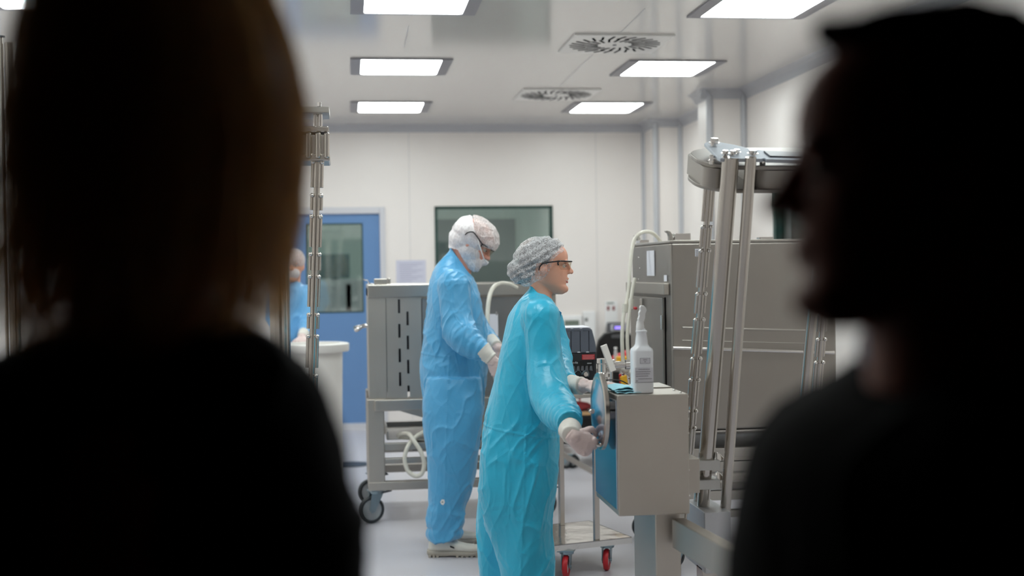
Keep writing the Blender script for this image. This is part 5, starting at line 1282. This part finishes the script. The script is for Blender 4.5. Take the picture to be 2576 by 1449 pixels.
# hair under the net, and the net
mb = MB(); mb.ell(Wf(-.006, 0, .138), hf * .105, FW * .084, UP * .0895); mb.ell(P(1305, 688, D0), (RT * .8 - UP * .5) * .048, FW * .05, (UP * .8 + RT * .5) * .032); mb.caps(P(1345, 675, D0), P(1310, 690, D0), .05, .042)
me = remesh(mb, .004, 5, 'hair'); ip = toimg(coords(me), D0)
cut(me, inpoly(ip, [(1402, 590), (1422, 606), (1408, 626), (1386, 650), (1376, 668), (1350, 662), (1345, 690), (1352, 712), (1340, 720), (1300, 730), (1260, 700), (1260, 640), (1300, 580), (1350, 570)]))
link_mesh(me, 'hair', HAIRD, wroot, smooth=180)
mb = MB(); mb.ell(P(1358, 655, D0), (RT * .95 + UP * .2) * .115, FW * .098, (UP * .97 - RT * .2) * .098); mb.ell(P(1312, 682, D0), (RT * .8 - UP * .55) * .062, FW * .07, (UP * .8 + RT * .55) * .056); mb.ell(P(1340, 690, D0), RT * .08, FW * .080, UP * .05)
mb.ell(P(1388, 630, D0), RT * .052, FW * .07, UP * .05)
me = remesh(mb, .003, 8, 'cap'); c = coords(me); n = normals(me); ip = toimg(c, D0)
pl_ = np.sin((ip[:, 1] * .8 + ip[:, 0] * .45) * .42 + 2.5 * vnoise(c * 16)) * .0022 + .003 * np.maximum(0, ridge(c * 34)) ** 2 + .002 * vnoise(c * 60)
setco(me, c + n * pl_[:, None]); ip = toimg(coords(me), D0)
cut(me, inpoly(ip, [(1440, 570), (1424, 629), (1404, 642), (1390, 656), (1386, 672), (1378, 690), (1366, 704), (1350, 708), (1338, 716), (1332, 728), (1300, 730), (1250, 700), (1250, 620), (1320, 560)]))
net = link_mesh(me, 'hair_net', [CAP_W, CAP_C], wroot, smooth=180)
_c = coords(me) + np.array(worldloc(net)[:]); _i = inpoly(toimg(_c, D0), [(1398, 648), (1390, 672), (1380, 692), (1368, 706), (1352, 704), (1344, 690), (1348, 666), (1362, 660)])
for p_ in me.polygons:
    if _i[p_.vertices[0]]: p_.material_index = 1
# gloves : right hand closed on the crank knob, left hand reaching behind the wheel
glove(wroot, wr_n, hd_d, hd_n, V((.57, 0, .82)), wr_n - P(1431, 1060, 4.66), (.72, .74, .76, .78), .8, 1.0, .043, .055)
glove(wroot, wr_f, RT * .99 + UP * .05, (-UP * .95 + FW * .1), (-FW * .9), wr_f - P(1430, 968, 4.95), (.06, .07, .08, .10), .7, 1.03, .038, .055)
for o, px in ((-.095, 1290), (.10, 1262)):
    q = P(px, 1500, D0 + o); shoe(wroot, (q.x, q.y), RT, .27, 'shoe', detail=False)

# ================================================================ THE BLUE WORKER (man, head bowed)
D1 = 6.73
mf = P(1140, 1300, D1); mroot = thing('person', (mf.x, mf.y, 0), 'person in blue coverall, white cap and beard cover, head bowed, beside the cart', 'person')
th = math.radians(33); mfw = RT * math.cos(th) - UP * math.sin(th); mu = RT * math.sin(th) + UP * math.cos(th); ms = 1.08
nose = P(1233, 653, D1); MO = nose - (mfw * .117 + mu * .090) * ms
mb = MB(); Wm = head_parts(mb, MO, mfw, mu, ms, P(1158, 690, D1), False, .052)
mb.caps(P(1142, 770, D1), P(1142, 980, D1), .11, .10); mb.caps(P(1145, 745, D1 - .12), P(1145, 745, D1 + .12), .045)
mnear = [(1141, 712, 6.53, .083), (1145, 760, 6.51, .080), (1149, 800, 6.49, .080), (1158, 838, 6.46, .083), (1180, 864, 6.42, .072), (1204, 878, 6.40, .058), (1222, 886, 6.39, .046)]
mfar = [(1150, 712, 6.93, .08), (1175, 780, 6.93, .075), (1200, 830, 6.88, .07), (1222, 852, 6.78, .055), (1236, 862, 6.70, .044)]
for A_ in (mnear, mfar):
    for i in range(1, len(A_) - 1): mb.caps(P(*A_[i][:3]), P(*A_[i + 1][:3]), .036, .026)
DN, DF_ = 6.576, 6.88
for d_ in (DN, DF_): mb.caps(P(1140, 1030, d_ * .6 + D1 * .4), P(1120, 1345, d_), .07, .035)
mw_n = P(1236, 902, 6.385); mw_f = P(1248, 872, 6.66)
mb.caps(P(1222, 886, 6.39), mw_n, .024, .018); mb.caps(P(1236, 862, 6.70), mw_f, .024, .018)
me = remesh(mb, .0036, 5, 'body'); head_sculpt(me, MO, mfw, mu, ms); link_mesh(me, 'body', SKIN2, mroot, smooth=180)
face_bits(mroot, Wm, mfw, mu, ms); spectacles(mroot, Wm, mfw, mu, ms, ear=(-.030, .106, .150), top=.130, fx=.112, flare=.016)
mb = MB()
body_loft(mb, [(1133, 624, 1191, 702, .070), (1128, 634, 1198, 714, .080), (1112, 652, 1203, 728, .110), (1098, 672, 1206, 740, .15), (1086, 702, 1209, 752, .185), (1078, 743, 1214, 776, .205), (1074, 790, 1220, 805, .205), (1066, 840, 1228, 848, .20), (1060, 888, 1231, 892, .20), (1058, 930, 1225, 930, .205), (1061, 970, 1221, 970, .21), (1066, 1010, 1217, 1010, .208), (1068, 1050, 1213, 1050, .19), (1080, 1085, 1200, 1085, .12)], D1)
kn = D1 / DN
body_loft(mb, [(1075, 950, 1212, 950, .07), (1068, 1000, 1214, 1000, .095), (1067, 1050, 1212, 1050, .112), (1070, 1100, 1207, 1100, .118), (1075, 1150, 1200, 1150, .112), (1077, 1200, 1192, 1200, .105), (1079, 1245, 1180, 1245, .10), (1082, 1268, 1170, 1268, .092), (1076, 1288, 1166, 1290, .094), (1075, 1312, 1163, 1314, .092), (1081, 1328, 1158, 1330, .086), (1076, 1342, 1163, 1338, .088), (1084, 1356, 1156, 1350, .076)], DN, k=6)
body_loft(mb, [(1080, 950, 1208, 950, .07), (1073, 1000, 1210, 1000, .09), (1075, 1050, 1208, 1050, .10), (1085, 1150, 1196, 1150, .10), (1092, 1230, 1178, 1230, .09), (1096, 1280, 1164, 1280, .082), (1098, 1310, 1164, 1310, .08), (1104, 1330, 1160, 1330, .07)], DF_)
rim_ = [P(1162 + 29 * math.cos(t), 663 + 39 * math.cos(t), D1) + FH * .070 * math.sin(t) for t in np.linspace(0, 2 * math.pi, 33)]; mb.tube(rim_, .0055, 10, 1)
limb(mb, mnear, gather=(.55, .034, .004)); limb(mb, mfar, gather=(.6, .03, .003))
mb.caps(P(1142, 720, D1 - .05), P(1142, 728, 6.56), .10, .086); mb.ell(P(1141, 716, 6.535), .084); mb.caps(P(1142, 720, D1 + .05), P(1150, 728, 6.92), .10, .082)
me = remesh(mb, .0052, 8, 'coverall'); c, n, h = wrinkle(me, .95, 5.0, (.5, .1, .8)); ip = toimg(c, D1)
sw = np.exp(-((ip[:, 1] - (886 + (ip[:, 0] - 1060) * .10)) / 2.0) ** 2) * .003 * (ip[:, 0] < 1140); side = np.exp(-((ip[:, 0] - (1135 - (ip[:, 1] - 890) * .03)) / 2.0) ** 2) * (ip[:, 1] > 890) * .0025 * (1 + .6 * np.sin(ip[:, 1] * 1.1))
ank = np.clip((ip[:, 1] - 1245) / 40, 0, 1) * .010 * np.maximum(0, ridge(c * np.array([9, 9, 16]) + 3)) ** 1.5
cl = np.clip((ip[:, 1] - 620) / 70, .15, 1)
setco(me, c + n * (h * cl + sw + side + ank)[:, None]); mcov = link_mesh(me, 'coverall', FAB_M, mroot, smooth=180)
# small white tag near the ankle
p = P(1113, 1263, DN - .10); m = MB(); m.prism([p + RT * a + UP * b for a, b in ((-.012, .0), (-.004, .013), (.010, .013), (.012, -.004), (.004, -.016), (-.006, -.012))], FW * .02); tg_ = m.build('ankle_tag', M['white'], mcov); MB().obox(p - FW * .0006, RT * .004, UP * .0015, FW * .0005).build('tag_print', M['ink'], tg_)
# cap and beard cover
mb = MB(); mb.ell(Wm(.0, 0, .160), mfw * .117 * ms, FW * .088 * ms, mu * .083 * ms); mb.ell(Wm(.045, 0, .155), mfw * .072 * ms, FW * .078 * ms, mu * .06 * ms); mb.ell(Wm(-.05, 0, .13), mfw * .07, FW * .085, mu * .08)
me = remesh(mb, .0030, 6, 'cap'); c = coords(me); n = normals(me); pl_ = .0030 * np.maximum(0, ridge(c * 26)) ** 2 + .002 * vnoise(c * 45); setco(me, c + n * pl_[:, None]); ip = toimg(coords(me), D1)
cut(me, inpoly(ip, [(1189, 535), (1240, 535), (1280, 590), (1275, 632), (1252, 634), (1238, 630), (1220, 624), (1206, 620), (1196, 590)]))
link_mesh(me, 'cap', CAP_M, mroot, smooth=180)
mb = MB(); mb.ell(Wm(-.02, 0, .145), mfw * .106 * ms, FW * .104 * ms, mu * .086 * ms); mb.ell(Wm(-.04, 0, .10), mfw * .085, FW * .092, mu * .08)
mb.caps(P(1180, 620, D1), P(1194, 660, D1), .078, .042); mb.caps(P(1194, 650, D1), P(1199, 678, D1), .045, .012); mb.caps(P(1198, 655, D1), P(1221, 659, D1), .042, .016); mb.caps(P(1150, 610, D1), P(1170, 600, D1), .04, .06); mb.ell(P(1176, 628, D1), (RT * .8 - UP * .6) * .085, FW * .088, (UP * .8 + RT * .6) * .07); mb.caps(P(1160, 630, D1), P(1185, 655, D1), .07, .06)
me = remesh(mb, .0032, 9, 'hood'); c = coords(me); n = normals(me); ip = toimg(c, D1)
pl_ = .006 * np.maximum(0, ridge(c * np.array([16, 16, 5]) + 4.4)) ** 3 + .003 * vnoise(c * 22); setco(me, c + n * pl_[:, None]); ip = toimg(coords(me), D1)
cut(me, inpoly(ip, [(1189, 540), (1198, 590), (1208, 620), (1218, 650), (1232, 660), (1200, 692), (1178, 676), (1163, 650), (1152, 630), (1128, 624), (1130, 580), (1160, 545)]))
link_mesh(me, 'beard_cover', HOOD_M, mroot, smooth=180)
m = MB(); m.tube([P(x, y, D1 - d_) for x, y, d_ in ((1191, 556, .02), (1196, 580, .075), (1202, 602, .098), (1208, 622, .105), (1217, 650, .08), (1226, 661, .03))], .0028, 8); m.build('hood_hem', M['white'], mroot, smooth=80)
glove(mroot, mw_n, RT * .45 - UP * .87 + FW * .1, (FW * .75 + RT * .45), (RT * .8 + UP * .45 - FW * .3), mw_n - P(1216, 884, 6.39), (.22, .25, .28, .3), .35, 1.05, .046, .065)
glove(mroot, mw_f, RT * .6 - UP * .8, (-FW * .75 + RT * .45), (RT * .8 + UP * .45), mw_f - P(1230, 858, 6.72), (.25, .3, .33, .35), .35, 1.05, .044, .06)
q = P(1078, 1393, DN); shoe(mroot, (q.x, q.y), RT * .98 - FW * .02, .29)
q = P(1088, 1362, DF_); shoe(mroot, (q.x, q.y), RT, .255)

# ================================================================ THIRD WORKER far left, behind the bin
D2 = 9.25
tf = P(735, 900, D2); troot = thing('person', (tf.x, tf.y, 0), 'person in pale blue coverall and white cap, half hidden beside the blue door', 'person')
tfw = -FH
TO = P(738, 708, D2) + tfw * .02
mb = MB(); Wt = head_parts(mb, TO, tfw, V((0, 0, 1)), 1.0, P(735, 730, D2), True, .05)
mb.caps(P(733, 760, D2), P(733, 900, D2), .10, .11); mb.caps(P(700, 740, D2), P(765, 740, D2), .05)
for o in (-.09, .09): q = P(733, 900, D2) + RT * o; mb.caps(q, V((q.x, q.y, .08)), .08, .045)
for sd in (-1, 1): 
    a, b, e = P(733 + sd * 38, 735, D2), P(733 + sd * 46, 800, D2 - .05), P(733 + sd * 30, 845, D2 - .25); mb.caps(a, b, .036, .034); mb.caps(b, e, .034, .026)
link_mesh(remesh(mb, .006, 4, 'body'), 'body', SKIN, troot, smooth=180); face_bits(troot, Wt, tfw, V((0, 0, 1)), 1.0)
mb = MB(); body_loft(mb, [(722, 706, 750, 706, .06), (705, 718, 762, 718, .09), (692, 735, 774, 735, .11), (690, 770, 776, 770, .125), (692, 820, 774, 820, .13), (690, 880, 776, 880, .14), (692, 940, 774, 940, .14)], D2)
for o in (-.085, .085): q = P(733, 920, D2) + RT * o; mb.caps(q, V((q.x, q.y, .10)), .105, .075)
for sd in (-1, 1):
    a, b, e = P(733 + sd * 36, 738, D2), P(733 + sd * 45, 800, D2 - .05), P(733 + sd * 30, 842, D2 - .23); mb.caps(a, b, .062, .058); mb.caps(b, e, .056, .042)
me = remesh(mb, .009, 4, 'coverall'); c, n, h = wrinkle(me, 1.0, 8.0); setco(me, c + n * h[:, None]); link_mesh(me, 'coverall', FAB_B, troot, smooth=180)
mb = MB(); mb.ell(Wt(-.01, 0, .155), RT * .088, FH * .115, V((0, 0, .085))); link_mesh(cut(remesh(mb, .005, 3, 'cap'), np.ones(1, bool)) if False else remesh(mb, .005, 3, 'cap'), 'cap', CAP_M, troot, smooth=180)
mb = MB(); mb.ell(Wt(.055, 0, .06), RT * .06, FH * .05, V((0, 0, .045))); link_mesh(remesh(mb, .005, 3, 'mask'), 'face_mask', HOOD_M, troot, smooth=180)
for sd in (-1, 1):
    e = P(733 + sd * 28, 846, D2 - .27); glove(troot, e, -FH * .8 - V((0, 0, .4)), -V((0, 0, 1)), RT * -sd, e - P(733 + sd * 45, 800, D2 - .05), (.3, .3, .3, .3), .3, 1.0, .04, .05)
for o in (-.085, .085): q = P(733, 920, D2) + RT * o + FH * .09; shoe(troot, (q.x, q.y), -FH, .26, detail=False)
# ================================================================ ONLOOKER LEFT (blond bob, seen from behind)
DL = 1.15
q = P(400, 1000, DL); lroot = thing('person', (q.x, q.y, 0), 'person with blond bobbed hair and dark jacket seen from behind, left foreground', 'person')
hf = FH; LO = P(400, 790, DL) + FH * .0
mb = MB(); Wl = head_parts(mb, LO, hf, V((0, 0, 1)), 1.0, P(390, 960, DL) - FH * .02, True, .05)
bx = P(360, 1000, DL)
mb.caps((bx.x, bx.y, 1.28), (bx.x, bx.y, .95), .12, .12); mb.caps((bx.x - .08, bx.y, 1.27), (bx.x + .08, bx.y, 1.27), .05)
for sd in (-1, 1):
    mb.caps((bx.x + sd * .09, bx.y, .9), (bx.x + sd * .09, bx.y, .08), .08, .045); a = V((bx.x + sd * .115, bx.y, 1.25)); b = V((bx.x + sd * .135, bx.y - .02, 1.02)); e = V((bx.x + sd * .14, bx.y + .10, .80)); mb.caps(a, b, .04, .036); mb.caps(b, e, .036, .028)
    hand(mb, e, (0, .3, -.95), (-sd, 0, 0), (0, 1, .2), (.2, .25, .3, .3), .3)
link_mesh(remesh(mb, .004, 4, 'body'), 'body', SKIN3, lroot, smooth=180); face_bits(lroot, Wl, hf, V((0, 0, 1)), 1.0); lips(lroot, Wl, 1.0, False)
HB = mat('hair_blond', (150, 112, 66), .45, bump=(120, .6, .004), stretch=(1, 1, .08))
HS, nt_h, b_h = new_mat('hair_strands_blond')
tr_ = nt_h.nodes.new('ShaderNodeBsdfTranslucent'); tr_.inputs[0].default_value = srgb(236, 190, 128); mxh = nt_h.nodes.new('ShaderNodeMixShader'); mxh.inputs[0].default_value = .5
b_h.inputs['Base Color'].default_value = srgb(205, 158, 100); b_h.inputs['Roughness'].default_value = .4
nt_h.links.new(b_h.outputs[0], mxh.inputs[1]); nt_h.links.new(tr_.outputs[0], mxh.inputs[2]); nt_h.links.new(mxh.outputs[0], nt_h.nodes['Material Output'].inputs[0])
hsec = [(330, -240, 480, -240, .03), (240, -200, 560, -200, .075), (190, -130, 625, -130, .105), (150, -40, 672, -40, .12), (118, 60, 716, 60, .128), (92, 160, 745, 160, .13), (70, 260, 762, 260, .13), (54, 360, 766, 360, .128), (44, 460, 760, 460, .125), (36, 560, 752, 560, .12), (28, 660, 742, 650, .11), (18, 760, 735, 730, .10), (12, 830, 725, 790, .09), (10, 870, 700, 840, .07)]
mb = MB(); body_loft(mb, [(a + 165, b, c_ - 185 - max(0, b - 560) * .10, d, e - .03) for a, b, c_, d, e in hsec], DL, 5, 64)
me = remesh(mb, .005, 3, 'hair'); c = coords(me); n = normals(me); h = .004 * vnoise(c * np.array([60, 60, 6])) + .003 * vnoise(c * np.array([130, 130, 10])); setco(me, c + n * h[:, None])
# leave the face free at the front
co = coords(me); rel = (co - np.array(LO[:])); fr_ = rel @ np.array(FH[:]); lt_ = rel @ np.array(R0[:]); cut(me, ~((fr_ > .075) & (np.abs(lt_) < .055) & (rel[:, 2] < .16)))
hair = link_mesh(me, 'hair', HB, lroot, smooth=180)
# loose outer strands
A = crom(hsec, 4); rs = np.random.RandomState(11); m = MB(); NS = 3400
for i in range(NS):
    t = rs.rand() * 2 * math.pi if i % 2 else rs.choice([0, math.pi]) + rs.randn() * .35
    off = rs.rand() ** 1.1 * .060; st = rs.randint(0, 16); en = min(len(A) - 1, st + rs.randint(22, 44)); ph = rs.rand() * 6; wv = rs.rand() * .004; pts = []
    for j in range(st, en):
        lx, ly, rx, ry, b_ , = A[j][:5]; l_, r_ = P(lx + 150, ly, DL), P(rx - 165, ry, DL); cc = (l_ + r_) / 2; a_ = (r_ - l_) / 2; al = a_.length; tt = t + .05 * math.sin(j * .22 + ph)
        o = off + wv * math.sin(j * .3 + ph); pts.append(cc + a_ * ((al + o) / al * math.cos(tt)) + FH * (b_ + o) * math.sin(tt))
    w_ = .0004 + rs.rand() * .0005; sd = (RT * math.cos(ph) + FH * math.sin(ph)) * w_
    vs = [v_ for p_ in pts for v_ in (p_ - sd, p_ + sd)]; m.add(vs, [(2 * k_, 2 * k_ + 1, 2 * k_ + 3, 2 * k_ + 2) for k_ in range(len(pts) - 1)])
me = m.mesh('strands'); 
st_ = bpy.data.objects.new('hair_strands', me); COL.objects.link(st_); me.materials.append(HS); st_.parent = hair; me.transform(Matrix.Translation(-worldloc(hair))); st_['kind'] = 'stuff'
mb = MB()
body_loft(mb, [(320, 775, 530, 750, .055), (230, 815, 600, 790, .07), (60, 868, 694, 852, .09), (-80, 922, 756, 912, .105), (-150, 995, 806, 985, .12), (-180, 1080, 838, 1080, .13), (-190, 1170, 862, 1170, .13), (-195, 1260, 888, 1260, .13), (-200, 1320, 918, 1325, .13), (-200, 1360, 912, 1365, .128), (-200, 1449, 915, 1449, .13), (-190, 1700, 910, 1700, .135), (-170, 2100, 900, 2100, .14), (-170, 2400, 890, 2400, .14)], DL + .02)
for sd in (-1, 1):
    a = V((bx.x + sd * .115, bx.y, 1.25)); b = V((bx.x + sd * .135, bx.y - .02, 1.02)); e = V((bx.x + sd * .14, bx.y + .09, .82)); mb.caps(a, b, .062, .058); mb.caps(b, e, .056, .042)
me = remesh(mb, .008, 4, 'jacket'); c, n, h = wrinkle(me, .8, 3.3); setco(me, c + n * h[:, None]); link_mesh(me, 'jacket', M['fabric_dark'], lroot, smooth=180)
mb = MB(); zt2 = P(360, 2380, DL + .02).z
for sd in (-1, 1): mb.caps((bx.x + sd * .095, bx.y, zt2 + .05), (bx.x + sd * .095, bx.y, .10), .115, .075)
link_mesh(remesh(mb, .009, 3, 'trousers'), 'trousers', M['fabric_dark'], lroot, smooth=180)
for sd in (-1, 1): shoe(lroot, (bx.x + sd * .095, bx.y - .09), FH, .26, upper=M['black'], detail=False)

# ================================================================ ONLOOKER RIGHT (profile to the left)
DR = 1.0
q = P(2350, 1200, DR); rroot = thing('person', (q.x, q.y, 0), 'person in dark suit with short dark hair, profile facing left, right foreground', 'person')
rf = (-R0 * .985 + FH * .17).normalized(); ru = (V((0, 0, 1)) * 1.0 - R0 * .0); rs_ = 1.04
nose = P(1910, 518, DR); RO = nose - (rf * .117 + V((0, 0, 1)) * .0895) * rs_
mb = MB(); Wr = head_parts(mb, RO, rf, V((0, 0, 1)), rs_, P(2400, 960, DR), False, .062)
bx = P(2430, 1300, DR); bx.y += .04
mb.caps((bx.x, bx.y, 1.22), (bx.x, bx.y, .95), .12, .12); mb.caps((bx.x, bx.y - .15, 1.26), (bx.x, bx.y + .15, 1.26), .06)
for sd in (-1, 1):
    mb.caps((bx.x, bx.y + sd * .09, .9), (bx.x, bx.y + sd * .09, .08), .085, .05); a = V((bx.x, bx.y + sd * .19, 1.24)); b = V((bx.x + .02, bx.y + sd * .23, .98)); e = V((bx.x - .06, bx.y + sd * .22, .78)); mb.caps(a, b, .045, .04); mb.caps(b, e, .04, .03); hand(mb, e, (-.3, 0, -.95), (0, -sd, 0), (-1, 0, .2), (.2, .25, .3, .3), .3)
me = remesh(mb, .004, 4, 'body'); head_sculpt(me, RO, rf, V((0, 0, 1)), rs_); link_mesh(me, 'body', SKIN3, rroot, smooth=180); face_bits(rroot, Wr, rf, V((0, 0, 1)), rs_); lips(rroot, Wr, rs_, False)
mb = MB(); mb.ell(Wr(-.018, 0, .150), rf * .096 * rs_, FH * .084 * rs_, V((0, 0, .088 * rs_))); mb.ell(Wr(-.045, 0, .11), rf * .072, FH * .08, V((0, 0, .07)))
mb.caps(Wr(.045, -.02, .212), Wr(.068, .03, .212), .014, .012); mb.caps(Wr(.0, 0, .215), Wr(.055, .0, .216), .024, .013); mb.caps(Wr(-.01, .03, .21), Wr(.05, .035, .21), .022, .012)
me = remesh(mb, .004, 4, 'hair'); c = coords(me); n = normals(me); setco(me, c + n * (.002 * vnoise(c * np.array([90, 90, 20])))[:, None])
co = coords(me); B_ = np.array([rf[:], (V((0, 0, 1)).cross(rf))[:], (0, 0, 1)]); rel = (co - np.array(RO[:])) @ B_.T / rs_
cut(me, ~((rel[:, 0] > .045) & (rel[:, 2] < .188)) & ~((rel[:, 0] > .012) & (rel[:, 2] < .15)) & ~((rel[:, 0] > -.03) & (rel[:, 2] < .125)) & (rel[:, 2] > .045))
link_mesh(me, 'hair', mat('hair_black', (30, 26, 26), .6, bump=(120, .5, .003)), rroot, smooth=180)
mb = MB()
body_loft(mb, [(2225, 880, 2560, 760, .075), (2170, 925, 2640, 830, .10), (2080, 985, 2720, 900, .15), (1985, 1040, 2790, 980, .19), (1915, 1110, 2830, 1080, .215), (1880, 1190, 2850, 1180, .22), (1858, 1290, 2860, 1290, .22), (1842, 1380, 2860, 1380, .22), (1832, 1460, 2860, 1460, .22), (1825, 1700, 2860, 1700, .21), (1840, 2100, 2860, 2100, .205), (1870, 2500, 2850, 2500, .20)], DR + .06)
for sd in (-1, 1):
    a = V((bx.x, bx.y + sd * .19, 1.22)); b = V((bx.x + .02, bx.y + sd * .23, .98)); e = V((bx.x - .055, bx.y + sd * .22, .80)); mb.caps(a, b, .068, .062); mb.caps(b, e, .06, .048)
me = remesh(mb, .008, 4, 'suit_jacket'); c, n, h = wrinkle(me, .7, 1.3); setco(me, c + n * h[:, None]); link_mesh(me, 'suit_jacket', mat('suit_black', (7, 6, 6), .95, spec=.1, bump=(200, .2, .002)), rroot, smooth=180)
mb = MB(); body_loft(mb, [(2178, 842, 2540, 720, .072), (2168, 875, 2560, 760, .08), (2170, 910, 2570, 800, .085)], DR + .05); mb.build('shirt_collar', M['shirt'], rroot, smooth=60)
mb = MB(); zt2 = P(2350, 2480, DR + .06).z
for sd in (-1, 1): mb.caps((bx.x, bx.y + sd * .095, zt2 + .06), (bx.x, bx.y + sd * .095, .10), .115, .08)
link_mesh(remesh(mb, .009, 3, 'trousers'), 'trousers', M['fabric_dark'], rroot, smooth=180)
for sd in (-1, 1): shoe(rroot, (bx.x + .09, bx.y + sd * .095), -R0, .29, upper=M['black'], detail=False)
# ================================================================ WORLD / COLOUR
wld = bpy.data.worlds.new('world'); scene.world = wld; wld.use_nodes = True
wld.node_tree.nodes['Background'].inputs[0].default_value = (.02, .02, .022, 1); wld.node_tree.nodes['Background'].inputs[1].default_value = 0.0
vs = scene.view_settings; vs.view_transform = 'Standard'; vs.look = 'None'; vs.gamma = 1; vs.use_curve_mapping = False; vs.exposure = EXPO
